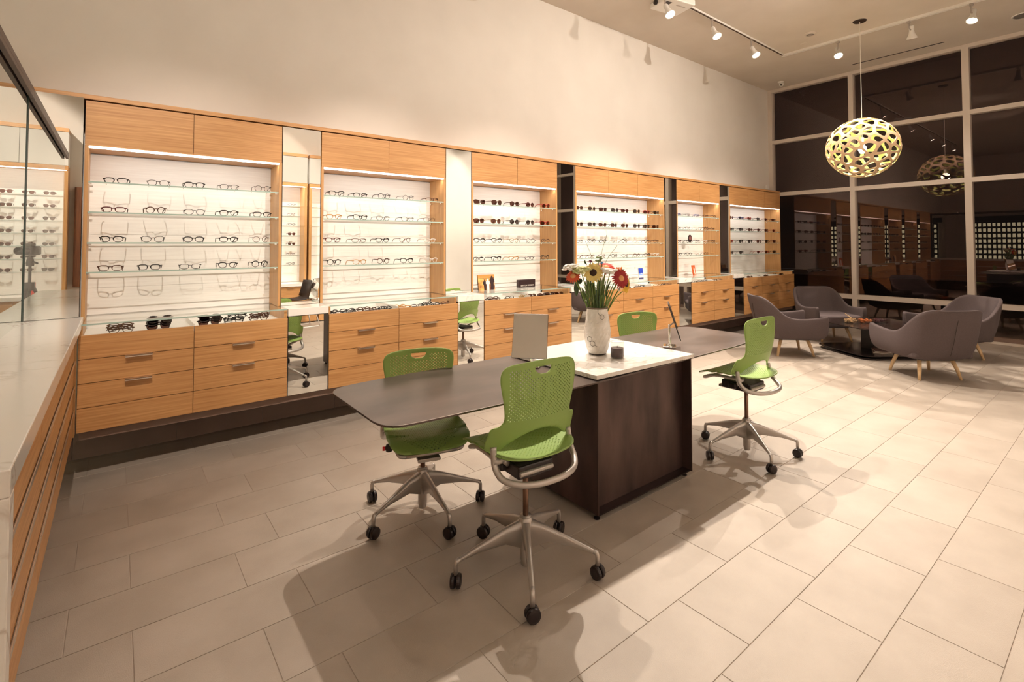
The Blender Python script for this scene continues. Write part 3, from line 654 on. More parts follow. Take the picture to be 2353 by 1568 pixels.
lamp_set(D_LAMPS, -4.51, ['white track spotlight behind the camera, %s along the third track' % s for s in ORD[:5]], ang=80)
def disc(name, lab, c, x, y, r, mt, h=.012):
    o = MB().lathe([(0, -h), (r*.85, -h), (r, -h*.4), (r, 0)], 28).build(name, mt, None, (x, y, ZC - .0005), smooth=False); return tag(o, lab, c)
t = thing('smoke_detector', 'small round ceiling detector above the window track', 'detector', (7.76, -1.40, ZC))
MB().lathe([(0, -.02), (.045, -.02), (.075, -.008), (.08, 0)], 28).build('cap', M['ceil'], t); MB().lathe([(.03, -.022), (.05, -.022), (.05, -.016), (.03, -.016)], 20, cap=False).build('ring', M['alu'], t)
disc('sprinkler_cover', 'flat round sprinkler cover beside the white window track', 'sprinkler', 8.10, -1.18, .055, M['ceil'], .006)
t = thing('ceiling_speaker', 'round ceiling speaker at the right edge near the windows', 'speaker', (9.36, -3.46, ZC))
MB().lathe([(.0, -.004), (.10, -.004), (.10, -.001)], 28).build('grille', M['alu'], t); MB().lathe([(.10, -.008), (.115, -.006), (.12, 0), (.10, 0)], 28, cap=False).build('rim', M['white'], t)
t = thing('slot_diffuser', 'thin dark slot air diffuser in the ceiling beside the windows', 'air vent', (0, 0, 0))
box('slot', M['gap'], 9.66, 9.685, -2.56, -1.32, ZC - .004, ZC - .0005, t); box('flange', M['ceil'], 9.685, 9.705, -2.56, -1.32, ZC - .008, ZC - .0005, t)
t = thing('slot_diffuser', 'long slot air diffuser reflected in the top of the nearest wall mirror', 'air vent', (0, 0, 0))
box('slot', M['gap'], 1.8, 3.4, -5.9, -5.86, ZC - .004, ZC - .0005, t); box('flange', M['white'], 1.8, 3.4, -5.86, -5.84, ZC - .008, ZC - .0005, t)
t = thing('dome_camera', 'small white security camera on the ceiling at the window corner', 'security camera', (9.653, -.121, ZC))
MB().lathe([(0, -.03), (.045, -.03), (.055, 0)], 20).build('mount', M['white'], t); MB().lathe([(0, -.05), (.028, -.045), (.04, -.02), (.042, .02), (0, .03)], 20).xf(Matrix.Rotation(R(55), 4, 'Y')).build('eyeball', M['white'], t, loc=(-.01, -.02, -.055), smooth=True)
MB().lathe([(0, 0), (.02, 0), (.018, .006), (0, .006)], 16).xf(Matrix.Rotation(R(-125), 4, 'Y')).build('camera_lens', M['dark'], t, loc=(-.05, -.03, -.075))
t = thing('wall_sensor', 'small white sensor box on the wall above the farthest display bay', 'sensor', (9.93, .30, 2.60))
MB().box(-.04, .04, -.02, .018, -.045, .045).build('case', M['white'], t, bevel=.004)
t = thing('projector', 'white ceiling projector at the top edge', 'projector', (5.36, -.72, 4.462), R(-12))
MB().box(-.22, .22, -.17, .17, 0, .072).build('body', M['white'], t, bevel=.012)
MB().lathe([(0, .02), (.028, .02), (.031, 0), (.031, -.02)], 20).xf(Matrix.Rotation(R(90), 4, 'Y')).build('projector_lens', M['dark'], t, loc=(-.222, .05, .038))
for k in range(5): MB().box(-.12 + k*.02, -.11 + k*.02, -.172, -.168, .016, .056).build('vent_slot', M['dark'], t)
MB().box(-.18, -.10, -.10, -.04, -.002, .002).build('latch', M['dark'], t); MB().box(.0, .14, -.08, -.06, -.002, .002).build('rating_label', M['alu'], t); MB().tube([(0, 0, .07), (0, 0, .0835)], .05, 14).build('mount_pole', M['white'], t)

# pendant
PC = Vector((7.857, -2.005, 2.79))
t = thing('pendant_lamp', 'round pierced bamboo pendant lamp with lime green inside', 'pendant lamp', PC)
bm = bmesh.new(); NP = 118; rng = random.Random(5)
pts = []
for i in range(NP):
    z = 1 - 2*(i + .5)/NP; a = i * 2.399963 + rng.uniform(-.22, .22); z = max(-.995, min(.995, z + rng.uniform(-.05, .05)))
    pts.append(Vector((math.sqrt(1 - z*z)*math.cos(a), math.sqrt(1 - z*z)*math.sin(a), z)))
for p in pts: bm.verts.new(p)
bmesh.ops.convex_hull(bm, input=bm.verts[:]); bm.normal_update()
RX, RZZ = .440, .402
sm = MB()
def ell(p): p = p.normalized(); return (p.x*RX, p.y*RX, p.z*RZZ)
for v in bm.verts:
    cs = []
    for f in v.link_faces:
        n = f.normal if f.normal.dot(f.calc_center_median()) > 0 else -f.normal
        cs.append(n.copy())
    if len(cs) < 3: continue
    ax = v.co.normalized(); e1 = ax.orthogonal().normalized(); e2 = ax.cross(e1)
    cs.sort(key=lambda c: math.atan2(c.dot(e2), c.dot(e1)))
    poly = []
    for i in range(len(cs)):
        for k in range(3): poly.append(cs[i].lerp(cs[(i + 1) % len(cs)], k/3))
    cen = sum(poly, Vector())/len(poly)
    hole = [cen + (p - cen)*.76 for p in poly]
    for _ in range(1): hole = [(hole[i - 1] + hole[i]*2 + hole[(i + 1) % len(hole)])/4 for i in range(len(hole))]
    n = len(poly)
    sm.add([ell(p) for p in poly] + [ell(p) for p in hole], [(i, (i + 1) % n, n + (i + 1) % n, n + i) for i in range(n)])
bm.free()
sh = sm.build('lamp_shade', [M['ply'], M['lime']], t)
bm = bmesh.new(); bm.from_mesh(sh.data); bmesh.ops.remove_doubles(bm, verts=bm.verts[:], dist=.0004); bmesh.ops.recalc_face_normals(bm, faces=bm.faces[:])
s_ = sum(f.normal.dot(f.calc_center_median()) for f in bm.faces)
if s_ < 0: bmesh.ops.reverse_faces(bm, faces=bm.faces[:])
bm.to_mesh(sh.data); bm.free()
md = sh.modifiers.new('solid', 'SOLIDIFY'); md.thickness = .007; md.offset = -1; md.material_offset = 1; md.material_offset_rim = 0
MB().lathe([(0, .06), (.02, .055), (.045, .02), (.05, -.02), (.03, -.06), (0, -.07)], 18).build('bulb', M['bulb'], t, loc=(0, 0, -.01), smooth=True)
MB().tube([(0, 0, .05), (0, 0, .14)], .022, 12).build('socket', M['white'], t)
MB().tube([(0, 0, .13), (0, 0, ZC - PC.z - .01)], .004, 8).build('cord', M['wire'], t)
MB().lathe([(0, -.012), (.075, -.010), (.085, 0), (0, 0)], 24).build('canopy', pm('canopy_black', (.03, .017, .013), .5), t, loc=(0, 0, ZC - PC.z - .0005))
pl = bpy.data.lights.new('pendant_bulb', 'POINT'); pl.energy = 10; pl.color = (1, .84, .62); pl.shadow_soft_size = .07
po = bpy.data.objects.new('pendant_bulb', pl); COL.objects.link(po); po.location = PC + Vector((0, 0, -.02))

# ------------------------------------------------------------------ consultation table
t = thing('table', 'long blackened steel table with rounded ends around a steel and marble block', 'table', (0, 0, 0))
def soft_rect():
    c = [(.832, -2.50), (.832, -1.80), (1.05, -1.765), (3.70, -1.765), (3.955, -1.83), (3.955, -2.38), (3.72, -2.548), (1.98, -2.575), (1.02, -2.525)]
    out = []; n = len(c); rad = [.13, .11, .25, .25, .16, .18, .3, 0, .3]
    for i in range(n):
        p = Vector(c[i]); a = (Vector(c[i - 1]) - p); b = (Vector(c[(i + 1) % n]) - p); r = rad[i]
        if r == 0: out.append(tuple(p)); continue
        A = p + a.normalized()*min(r, a.length*.48); B = p + b.normalized()*min(r, b.length*.48)
        for k in range(7):
            s = k/6; out.append(tuple(A*(1 - s)**2 + p*2*s*(1 - s) + B*s*s))
    return out
MB().prism(soft_rect()[::-1], .737, .746).build('tabletop', M['steeltop'], t, bevel=.0015)
X0, X1, Y0, Y1 = 2.003, 2.863, -2.556, -1.80
ST_ = M['steel']
MB().box(X0, X0 + .008, Y0, Y1, .03, .7505).build('side_panel', ST_, t)
MB().box(X1 - .008, X1, Y0 - .012, Y1, .03, .7505).build('side_panel', ST_, t)
MB().box(X0 + .008, X1 - .008, Y0 + .055, Y0 + .063, .036, .7505).build('front_panel', ST_, t)
MB().box(X0 + .008, X1 - .008, Y1 - .063, Y1 - .055, .036, .7505).build('rear_panel', ST_, t)
MB().box(X0 + .008, X1 - .008, Y0 - .004, Y1 - .004, .03, .036).build('bottom_plate', M['steelblk'], t)
for x, y in ((X0 + .02, Y0 + .03), (X1 - .03, Y0 + .03), (X0 + .03, Y1 - .03), (X1 - .03, Y1 - .03)):
    MB().lathe([(.018, 0), (.018, .006), (.006, .010), (.006, .03)], 12, (x, y, 0)).build('foot', M['dark'], t)
mt_ = MB().prism([(1.995, -2.558), (2.870, -2.586), (2.870, -1.80), (1.995, -1.80)], .7512, .7745).build('marble_top', M['marble'], t, bevel=.002)
# desk mirrors
def desk_mirror(x, y, rz, tilt, lab, z0):
    t = thing('desk_mirror', lab, 'mirror', (x, y, z0), R(rz), 'table mirrors')
    MB().box(-.055, .055, -.045, .045, 0, .012).build('base', M['chrome'], t, bevel=.004)
    MB().lathe([(.020, .012), (.012, .018), (.0085, .03), (.0085, .16), (0, .162)], 14).build('stem', M['chrome'], t, smooth=True)
    MB().tube([(0, 0, .15), (0, -.03, .175)], .006, 8).build('hinge', M['chrome'], t)
    p = bpy.data.objects.new('mirror_plate', MB().box(-.105, .105, -.004, .004, -.13, .13).mesh('mirror_plate', M['dark'])); COL.objects.link(p); p.parent = t
    p.location = (0, -.034, .19); p.rotation_euler = (R(tilt), 0, 0)
    b = p.modifiers.new('b', 'BEVEL'); b.width = .002
    for s in (-1, 1):
        MB().box(-.103, .103, s*.0043 - .0003, s*.0043 + .0003, -.128, .128).build('mirror_glass', M['mirror'], p)
    return t
DM = desk_mirror(1.925, -2.09, -50, -15, 'square chrome table mirror facing the camera at the left of the marble block', .7462)
desk_mirror(3.05, -2.27, 36, -18, 'tilted table mirror seen edge on, right of the marble block', .7462)

# vase
VX, VY, VZ = 2.398, -2.185, .7747
t = thing('vase', 'white shell-tiled vase with black molecule drawings on the marble block', 'vase', (VX, VY, VZ))
prof = [(0, .004), (.052, .004), (.060, .012), (.074, .05), (.083, .10), (.085, .14), (.080, .19), (.073, .24), (.067, .28), (.066, .297)]
vm = MB(); n = 22; rv = random.Random(3); grid = []
zs = [.010 + .287*i/15 for i in range(16)]
def vr(z):
    for (r0, z0), (r1, z1) in zip(prof[1:-1], prof[2:]):
        if z0 <= z <= z1: return r0 + (r1 - r0)*(z - z0)/(z1 - z0)
    return prof[-1][0]
for z in zs:
    grid.append([((vr(z) + rv.uniform(-.0013, .0016))*math.cos(2*math.pi*j/n + (.14 if len(grid) % 2 else 0)), (vr(z) + rv.uniform(-.0013, .0016))*math.sin(2*math.pi*j/n + (.14 if len(grid) % 2 else 0)), z) for j in range(n)])
for row in grid: row.append(row[0])
vm.quads(grid)
vm.build('body', noisemix('capiz_shell', (.66, .61, .55), (.84, .81, .77), ns=14, rough=.3, bump=.35, bumpscale=38), t)
MB().lathe([(.066, .290), (.070, .293), (.070, .300), (.063, .301), (.060, .27), (0, .20)], 26).build('rim', pm('dark_rim', (.11, .085, .06), .5), t, smooth=True)
MB().lathe([(0, 0), (.050, 0), (.057, .006), (.058, .013), (.05, .013)], 26).build('foot', pm('dark_foot', (.07, .045, .035), .5), t)
def mol(segs, name):
    g = MB()
    for pts_, cl in segs:
        P = []
        for a, z in pts_:
            r = vr(z) + .0022; P.append((r*math.cos(a), r*math.sin(a), z))
        g.tube(P, .0011, 5, closed=cl)
    g.build(name, M['dark'], t)
CA = math.atan2(-4.442 - VY, 0 - VX)     # towards the camera
def hexa(a, z, s=.016): return [(a + s*math.sin(R(60*k))/.075, z + s*math.cos(R(60*k))) for k in range(6)]
mol([(hexa(CA + .42, .245), True), ([(CA + .42 - .185, .253), (CA + .05, .272), (CA + .05, .286)], False)], 'molecule_drawing')
mol([(hexa(CA - .62, .105, .017), True), (hexa(CA - .62 + .23, .078, .017), True), ([(CA - .62 + .43, .069), (CA - .62 + .60, .060)], False)], 'molecule_drawing')
# flowers
GST = pm('flower_stem', (.16, .24, .05), .5); GLF = pm('dark_leaf', (.045, .085, .03), .5); GOL = pm('olive_sprig', (.16, .20, .07), .6)
def stem_to(t, base, tip, r=.0042, mat=GST, name='stem', bend=0):
    b = Vector(base); p = Vector(tip); mid = b.lerp(p, .55) + Vector((bend, bend*.4, .02))
    MB().tube(cat([b, mid, p], 4), r, 6).build(name, mat, t, smooth=True)
def bloom(kind, lab, pos, facing, rad, pet, cen, npet, layers=2, wide=.30, droop=.1, cenr=.36, group='flowers in the vase'):
    t = thing(kind, lab, 'flower', (0, 0, 0), 0, group)
    pos = Vector(pos); d = Vector(facing).normalized(); q = Matrix.Translation(pos) @ d.to_track_quat('Z', 'Y').to_matrix().to_4x4()
    for L_ in range(layers):
        for i in range(npet):
            a = 2*math.pi*(i + .5*L_)/npet + random.uniform(-.06, .06); rr = rad*(1 - .14*L_)*random.uniform(.93, 1.05)
            wdt = rad*wide; z0 = .004*L_
            o = MB().add([(rr*.2, -wdt*.25, z0), (rr*.2, wdt*.25, z0), (rr*.6, -wdt*.5, z0 + .10*rr), (rr*.6, 0, z0 + .05*rr), (rr*.6, wdt*.5, z0 + .10*rr), (rr*.9, -wdt*.3, z0 + .08*rr - droop*rr), (rr*.9, wdt*.3, z0 + .08*rr - droop*rr), (rr, 0, z0 - droop*rr)],
                     [(0, 3, 2), (0, 1, 3), (1, 4, 3), (2, 3, 5), (3, 4, 6), (3, 6, 5), (5, 6, 7)])
            o.xf(q @ Matrix.Rotation(a, 4, 'Z')).build('petal', pet, t, smooth=True)
    MB().lathe([(rad*cenr, -.004), (rad*cenr, .006), (rad*cenr*.7, .012), (0, .014)], 14).xf(q).build('flower_centre', cen, t, smooth=True)
    MB().lathe([(0, -.022), (rad*.12, -.02), (rad*.3, -.004), (0, -.004)], 10).xf(q).build('calyx', GST, t)
    b = Vector((VX, VY, VZ + .24)) + Vector((pos.x - VX, pos.y - VY, 0))*.28
    stem_to(t, b, pos - d*.016)
    return t
YEL = pm('petal_cream_yellow', (.80, .62, .22), .6); YE2 = pm('petal_golden', (.78, .48, .05), .6); REDP = pm('petal_red', (.60, .035, .012), .55); DRED = pm('petal_crimson', (.32, .006, .008), .55)
ORG = pm('petal_orange_red', (.68, .10, .04), .55); DKC = pm('sunflower_disc', (.035, .014, .008), .8); ORC = pm('gerbera_eye', (.70, .34, .14), .7); WHP = pm('petal_white', (.84, .80, .76), .6); CHP = pm('chartreuse_bud', (.62, .62, .32), .6)
TOC = Vector((-2.4, -2.26, .15)).normalized()
bloom('sunflower', 'pale yellow sunflower with dark centre, front middle of the bouquet', (2.357, -2.19, 1.297), TOC + Vector((0, 0, .12)), .066, YEL, DKC, 16, 2, .34)
bloom('sunflower', 'golden sunflower drooping at the right side of the bouquet', (2.525, -2.315, 1.225), Vector((.25, -.9, .1)), .066, YE2, DKC, 18, 2, .3)
bloom('gerbera', 'small orange-red gerbera at the far left of the bouquet', (2.262, -2.105, 1.272), TOC + Vector((-.2, .1, .9)), .052, ORG, ORC, 20, 2, .22)
bloom('gerbera', 'red gerbera at the top right of the bouquet behind white mums', (2.455, -2.21, 1.325), TOC*.7 + Vector((.2, 0, .8)), .066, REDP, ORC, 24, 2, .2)
bloom('gerbera', 'large crimson gerbera facing right at the front of the bouquet', (2.465, -2.325, 1.262), TOC*.9 + Vector((.45, -.15, .1)), .066, DRED, ORC, 24, 3, .2)
bloom('gerbera', 'red gerbera seen from the side, tucked under the golden sunflower', (2.515, -2.285, 1.245), Vector((.7, -.5, .1)), .058, REDP, ORC, 22, 2, .2)
def cluster(kind, lab, pos, r, mat, n, br, grp='flowers in the vase', flatz=.6):
    t = thing(kind, lab, 'flower', (0, 0, 0), 0, grp); p0 = Vector(pos); rr = random.Random(len(lab))
    for i in range(n):
        d = Vector((rr.uniform(-1, 1), rr.uniform(-1, 1), rr.uniform(-.4, 1)*flatz))*r; c = p0 + d
        MB().lathe([(0, -br*.5), (br*.6, -br*.4), (br, 0), (br*.85, br*.35), (0, br*.5)], 9, tuple(c)).build('floret', mat, t, smooth=True)
    stem_to(t, Vector((VX, VY, VZ + .24)) + Vector((p0.x - VX, p0.y - VY, 0))*.3, p0 - Vector((0, 0, r*.4)), .003)
    return t
cluster('white_stock', 'white blossom head at the upper left of the bouquet', (2.272, -2.085, 1.322), .042, WHP, 60, .013)
cluster('green_hydrangea', 'pale green blossom head behind the left gerbera', (2.305, -2.14, 1.305), .046, CHP, 70, .013)
cluster('white_mum', 'white button mums in front of the red gerbera', (2.425, -2.27, 1.305), .036, WHP, 16, .017)
cluster('white_mum', 'tiny white filler flowers low at the right of the bouquet', (2.50, -2.31, 1.19), .03, WHP, 7, .008)
cluster('purple_thistle', 'dark purple thistle bud at the top of the bouquet', (2.357, -2.165, 1.367), .012, pm('thistle', (.12, .012, .04), .7), 8, .008)
cluster('green_seedhead', 'olive seed head at the top middle of the bouquet', (2.398, -2.20, 1.375), .016, GOL, 14, .010, flatz=1.4)
cluster('blue_bud', 'small bright blue bud at the top of the bouquet', (2.413, -2.215, 1.358), .008, pm('blue_petal', (.06, .25, .60), .5), 6, .007)
t = thing('orange_lily', 'orange lily bud pointing up at the right of the bouquet', 'flower', (0, 0, 0), 0, 'flowers in the vase')
for k in range(5):
    a = k*1.256; MB().tube([(2.495, -2.275, 1.27), (2.50 + .012*math.cos(a), -2.28 + .012*math.sin(a), 1.30), (2.503 + .018*math.cos(a), -2.283 + .018*math.sin(a), 1.332)], [.004, .008, .002], 6).build('petal', pm('lily_orange', (.72, .25, .04), .5), t)
stem_to(t, (2.42, -2.20, 1.02), (2.495, -2.275, 1.27), .003)
def leaf(t, base, tip, wd, mat=GLF, curl=.02):
    b = Vector(base); e = Vector(tip); ax = (e - b); side = ax.cross(Vector((-.55, -.8, .1))).normalized()*wd; nrm = ax.cross(side).normalized()
    g = []
    for k in range(7):
        s = k/6; wv = math.sin(math.pi*min(1, s*.92 + .06))**.8; c = b + ax*s + nrm*curl*math.sin(math.pi*s)
        g.append([tuple(c - side*wv), tuple(c + nrm*.004), tuple(c + side*wv)])
    MB().quads(g).build('leaf', mat, t, smooth=True)
t = thing('foliage_spray', 'dark green leafy stems filling the vase neck, one leaf hanging at left', 'foliage', (0, 0, 0), 0)
leaf(t, (2.318, -2.13, 1.25), (2.288, -2.115, 1.235), .02); leaf(t, (2.292, -2.11, 1.245), (2.285, -2.112, 1.145), .017)
rr = random.Random(11)
for k in range(64):
    a = rr.uniform(0, 6.28); q = rr.uniform(.015, .055); b = (VX + q*math.cos(a)*.9, VY + q*math.sin(a)*.9, 1.03); e = (VX + q*1.9*math.cos(a), VY + q*1.9*math.sin(a), rr.uniform(1.14, 1.27))
    stem_to(t, b, e, .0026, [GST, GLF, GOL][k % 3], 'stalk')
    if k % 2 == 0: leaf(t, Vector(b).lerp(Vector(e), .5), Vector(e) + Vector((rr.uniform(-.03, .03), rr.uniform(-.03, .03), rr.uniform(-.02, .03))), .007, [GLF, GOL][k % 4 // 2])
leaf(t, (2.36, -2.17, 1.33), (2.378, -2.19, 1.352), .014, GOL); leaf(t, (2.335, -2.155, 1.345), (2.322, -2.15, 1.378), .006); leaf(t, (2.47, -2.27, 1.30), (2.535, -2.30, 1.315), .010, GOL)
t = thing('grass_blades', 'thin upright grass blades rising above the bouquet, one drooping at right', 'foliage', (0, 0, 0), 0)
for P in ([(2.38, -2.18, 1.05), (2.372, -2.17, 1.36), (2.329, -2.149, 1.50)], [(2.39, -2.19, 1.05), (2.405, -2.21, 1.38), (2.435, -2.237, 1.54)], [(2.40, -2.19, 1.05), (2.43, -2.22, 1.34), (2.488, -2.278, 1.47)],
          [(2.43, -2.21, 1.06), (2.50, -2.27, 1.27), (2.545, -2.31, 1.285), (2.556, -2.323, 1.22), (2.556, -2.323, 1.12)], [(2.42, -2.20, 1.06), (2.47, -2.26, 1.13), (2.50, -2.29, 1.10)]):
    MB().tube(cat(P, 5), .0012, 5).build('blade', GOL, t)
# candle tumbler
t = thing('candle_glass', 'clear tumbler with dark brown wax candle beside the vase', 'candle', (2.405, -2.345, .7747))
MB().add([], []).lathe([(.0, .001), (.041, .001)], 32).lathe([(.0415, .001), (.042, .006), (.042, .102)], 32, cap=False).build('tumbler', M['candleglass'], t, smooth=True)
MB().tube([(.0415*math.cos(R(12*k)), .0415*math.sin(R(12*k)), .102) for k in range(30)], .0009, 6, closed=True).build('tumbler_rim', M['glassedge'], t, smooth=True)
MB().lathe([(0, .008), (.0395, .008), (.0395, .064), (0, .062)], 32).build('wax', pm('dark_wax', (.035, .009, .010), .3), t)
MB().tube([(0, 0, .062), (.001, 0, .075)], .0014, 5).build('wick', M['dark'], t)

# ------------------------------------------------------------------ task chairs
def dense(poly, n=6):
    out = []
    for i in range(len(poly)):
        a, b = Vector(poly[i]), Vector(poly[(i + 1) % len(poly)])
        for k in range(n): out.append(a.lerp(b, k/n))
    return out
def inside(p, poly):
    x, y = p; r = False; j = len(poly) - 1
    for i in range(len(poly)):
        xi, yi = poly[i]; xj, yj = poly[j]
        if (yi > y) != (yj > y) and x < (xj - xi)*(y - yi)/(yj - yi) + xi: r = not r
        j = i
    return r
def shell(outl, holes, c, perf, fn, hr=.36):
    """sheet cut to an outline, with real cut-out holes, bent by fn(x, y) -> point"""
    polys = [outl] + holes; xs = [p[0] for p in outl]; ys = [p[1] for p in outl]
    i0, i1 = int(min(xs)/c) - 2, int(max(xs)/c) + 2; j0, j1 = int(min(ys)/c) - 2, int(max(ys)/c) + 2
    keep = {}
    for i in range(i0, i1):
        for j in range(j0, j1):
            p = ((i + .5)*c, (j + .5)*c)
            if inside(p, outl) and not any(inside(p, h) for h in holes): keep[(i, j)] = 1
    # outline points to snap to
    S = []
    for q in polys: S += dense([tuple(p) for p in q], 4)
    vid = {}; V = []; mb = MB()
    def vtx(i, j):
        if (i, j) in vid: return vid[(i, j)]
        p = Vector((i*c, j*c))
        if not all((i + a, j + b) in keep for a in (-1, 0) for b in (-1, 0)):
            p = min(S, key=lambda s: (s.x - p.x)**2 + (s.y - p.y)**2)
        vid[(i, j)] = len(V); V.append((p.x, p.y)); return vid[(i, j)]
    F = []
    for (i, j) in keep:
        q = [vtx(i, j), vtx(i + 1, j), vtx(i + 1, j + 1), vtx(i, j + 1)]
        full = all((i + a, j + b) in keep for a in (-1, 0, 1) for b in (-1, 0, 1))
        cx_, cy_ = (i + .5)*c, (j + .5)*c
        if full and (i + j) % 2 == 0 and perf(cx_, cy_):
            n0 = len(V)
            for k in range(8):
                a = R(45*k + 22.5); V.append((cx_ + c*hr*math.cos(a), cy_ + c*hr*math.sin(a)))
            h = [n0 + k for k in range(8)]   # angles 22,67,112,157,202,247,292,337
            F += [(q[2], q[3], h[2], h[1]), (q[2], h[1], h[0]), (q[3], q[0], h[4], h[3]), (q[3], h[3], h[2]), (q[0], q[1], h[6], h[5]), (q[0], h[5], h[4]), (q[1], q[2], h[0], h[7]), (q[1], h[7], h[6])]
        else: F.append(tuple(q))
    mb.add([fn(x, y) for x, y in V], F); return mb
def symm(half): return half + [(-x, y) for x, y in reversed(half) if x > 1e-6]
bo = [(0, .062), (.05, .056), (.10, .036), (.14, .010), (.162, -.008), (.176, -.020), (.230, -.026), (.237, .0), (.233, .05), (.224, .090), (.197, .097), (.180, .120), (.178, .15), (.188, .22), (.200, .29), (.203, .33), (.198, .36), (.18, .384), (.14, .396), (.07, .402), (0, .404)]
BO = [tuple(p)[:2] for p in cat([(x, y, 0) for x, y in symm(bo)], 2, True)]
HO = [(-.042, .374), (.042, .374), (.046, .366), (.038, .350), (.018, .338), (-.018, .338), (-.038, .350), (-.046, .366)]
def bfn(x, h): return (x, -.098 - .035*(h/.4) - .05*math.sin(math.pi*max(0, min(1, h/.42)))*.5 + 1.15*x*x*(1 - .35*h/.4), .615 + h*.885)
def bperf(x, h): return abs(x) < .165 and .118 < h < .372 and not (abs(x) < .062 and h > .322)
back_me = shell(BO, [HO], .0092, bperf, bfn).mesh('backrest', M['green'], True)
so = [(0, -.175), (.10, -.17), (.17, -.14), (.205, -.08), (.213, .02), (.214, .12), (.21, .20), (.19, .252), (.14, .275), (0, .282)]
SO = [tuple(p)[:2] for p in cat([(x, y, 0) for x, y in symm(so)], 2, True)]
def sfn(x, y):
    z = .568 + .35*x*x*(1 if y < .12 else .4) - (1.3*(y - .16)**2*2.2 if y > .16 else 0) - .012*math.cos(x*7)*max(0, math.cos((y + .02)*7)) + (.9*(y + .10)**2 if y < -.10 else 0)
    return (x, y, z)
def sperf(x, y): return (x/.175)**2 + ((y - .06)/.205)**2 < 1.05
seat_me = shell(SO, [], .0105, sperf, sfn, .30).mesh('seat', M['green'], True)
def task_chair(loc, face, base_ang, lab, dz=0, tilt=0):
    t = thing('task_chair', lab, 'chair', loc, R(face - 90), 'green task chairs at the table')
    for nm, me, th in (('backrest', back_me, .006), ('seat', seat_me, .006)):
        o = bpy.data.objects.new(nm, me); COL.objects.link(o); o.parent = t; o.location = (0, 0, dz)
        md = o.modifiers.new('solid', 'SOLIDIFY'); md.thickness = th; md.offset = 0
    up = [tuple(p) for p in cat([(-.205, -.055, .612), (-.207, -.062, .57), (-.207, -.075, .53), (-.196, -.115, .495), (-.15, -.165, .480), (-.08, -.195, .475), (0, -.203, .474), (.08, -.195, .475), (.15, -.165, .480), (.196, -.115, .495), (.207, -.075, .53), (.207, -.062, .57), (.205, -.055, .612)], 4)]
    o = MB().tube(up, .0142, 10).build('back_frame', M['alu'], t, loc=(0, 0, dz), smooth=True)
    for s in (-1, 1):
        MB().tube(cat([(s*.203, -.066, .555), (s*.19, .0, .556), (s*.175, .14, .545), (s*.165, .225, .515), (s*.13, .235, .505)], 4), .0105, 8).tube([(s*.215, -.066, .555), (s*.165, -.066, .555)], .016, 12).build('seat_rail', M['alu'], t, loc=(0, 0, dz), smooth=True)
        MB().tube([(s*.165, -.062, .55), (s*.10, .0, .50), (s*.075, .03, .475)], [.011, .013, .013], 8).build('support_arm', M['alu'], t, loc=(0, 0, dz), smooth=True)
    MB().tube([(-.13, .235, .505), (.13, .235, .505)], .0105, 8).build('front_bar', M['alu'], t, loc=(0, 0, dz), smooth=True)
    MB().box(-.095, .095, -.085, .135, .45, .508).box(-.125, .125, .01, .07, .462, .498).build('mechanism', M['dark'], t, loc=(0, 0, dz), bevel=.008)
    MB().prism([(-.05, -.06), (.05, -.06), (.06, .18), (-.06, .18)], .438, .456).tube([(-.09, -.085, .475), (.09, -.085, .475)], .012, 10).build('mechanism_housing', M['alu'], t, loc=(0, 0, dz), bevel=.003)
    k = MB().tube([(.07, .03, .482), (.175, .02, .482)], .005, 8).build('lever', M['dark'], t, loc=(0, 0, dz))
    MB().lathe([(0, -.024), (.016, -.018), (.024, 0), (.016, .018), (0, .024)], 14).build('knob', M['dark'], k, loc=(.185, .02, .482), smooth=True)
    MB().lathe([(0, 0), (.011, 0), (.011, .012), (0, .013)], 12).xf(Matrix.Rotation(R(90), 4, 'Y')).build('button', M['red'], k, loc=(.207, .02, .482))
    MB().lathe([(.0135, .20), (.0135, .45 + dz)], 16).build('gas_column', M['bronze'], t, smooth=True)
    bs = bpy.data.objects.new('base', None); COL.objects.link(bs); bs.parent = t; bs.rotation_euler = (0, 0, R(base_ang - face + 90))
    hub = MB().lathe([(.024, .238), (.031, .232), (.032, .19), (.026, .15), (.025, .05), (.020, .022), (0, .020)], 20).lathe([(.0, .243), (.026, .243), (.026, .236)], 16).build('hub', M['alu'], bs, smooth=True)
    cas = None
    for q in range(5):
        a = R(72*q); mt = Matrix.Rotation(a, 4, 'Z')
        arm = MB(); secs = [(.02, .226, .10, .020), (.10, .205, .135, .015), (.22, .160, .128, .0125), (.300, .130, .112, .011), (.318, .124, .104, .011)]
        g = []
        for x, zt, zb, hw in secs:
            g.append([(x, -hw*.45, zb), (x, hw*.45, zb), (x, hw, zb + (zt - zb)*.72), (x, hw*.7, zt - .003), (x, 0, zt), (x, -hw*.7, zt - .003), (x, -hw, zb + (zt - zb)*.72), (x, -hw*.45, zb)])
        arm.quads(g); arm.tube([(.308, 0, .118), (.322, 0, .112), (.327, 0, .098), (.327, 0, .058)], [.011, .011, .0105, .010], 10)
        arm.xf(mt).build('base_arm', M['alu'], bs, smooth=True)
        c = MB()
        for s in (-1, 1):
            c.lathe([(0, 0), (.022, 0), (.029, .004), (.030, .010), (.029, .017), (.02, .020), (0, .020)], 18).v
        c = MB()
        for s in (-1, 1):
            w_ = MB().lathe([(0, .003), (.026, .003), (.030, .007), (.0305, .014), (.028, .021), (.018, .024), (0, .0235)], 18).xf(Matrix.Translation((.327, 0, .0306)) @ Matrix.Rotation(R(25 + 40*q), 4, 'Z') @ Matrix.Rotation(R(90*s), 4, 'X'))
            c.add(w_.v, w_.f)
        cv = MB().box(-.010, .010, -.004, .004, -.006, .031).xf(Matrix.Translation((.327, 0, .0306))); c.add(cv.v, cv.f)
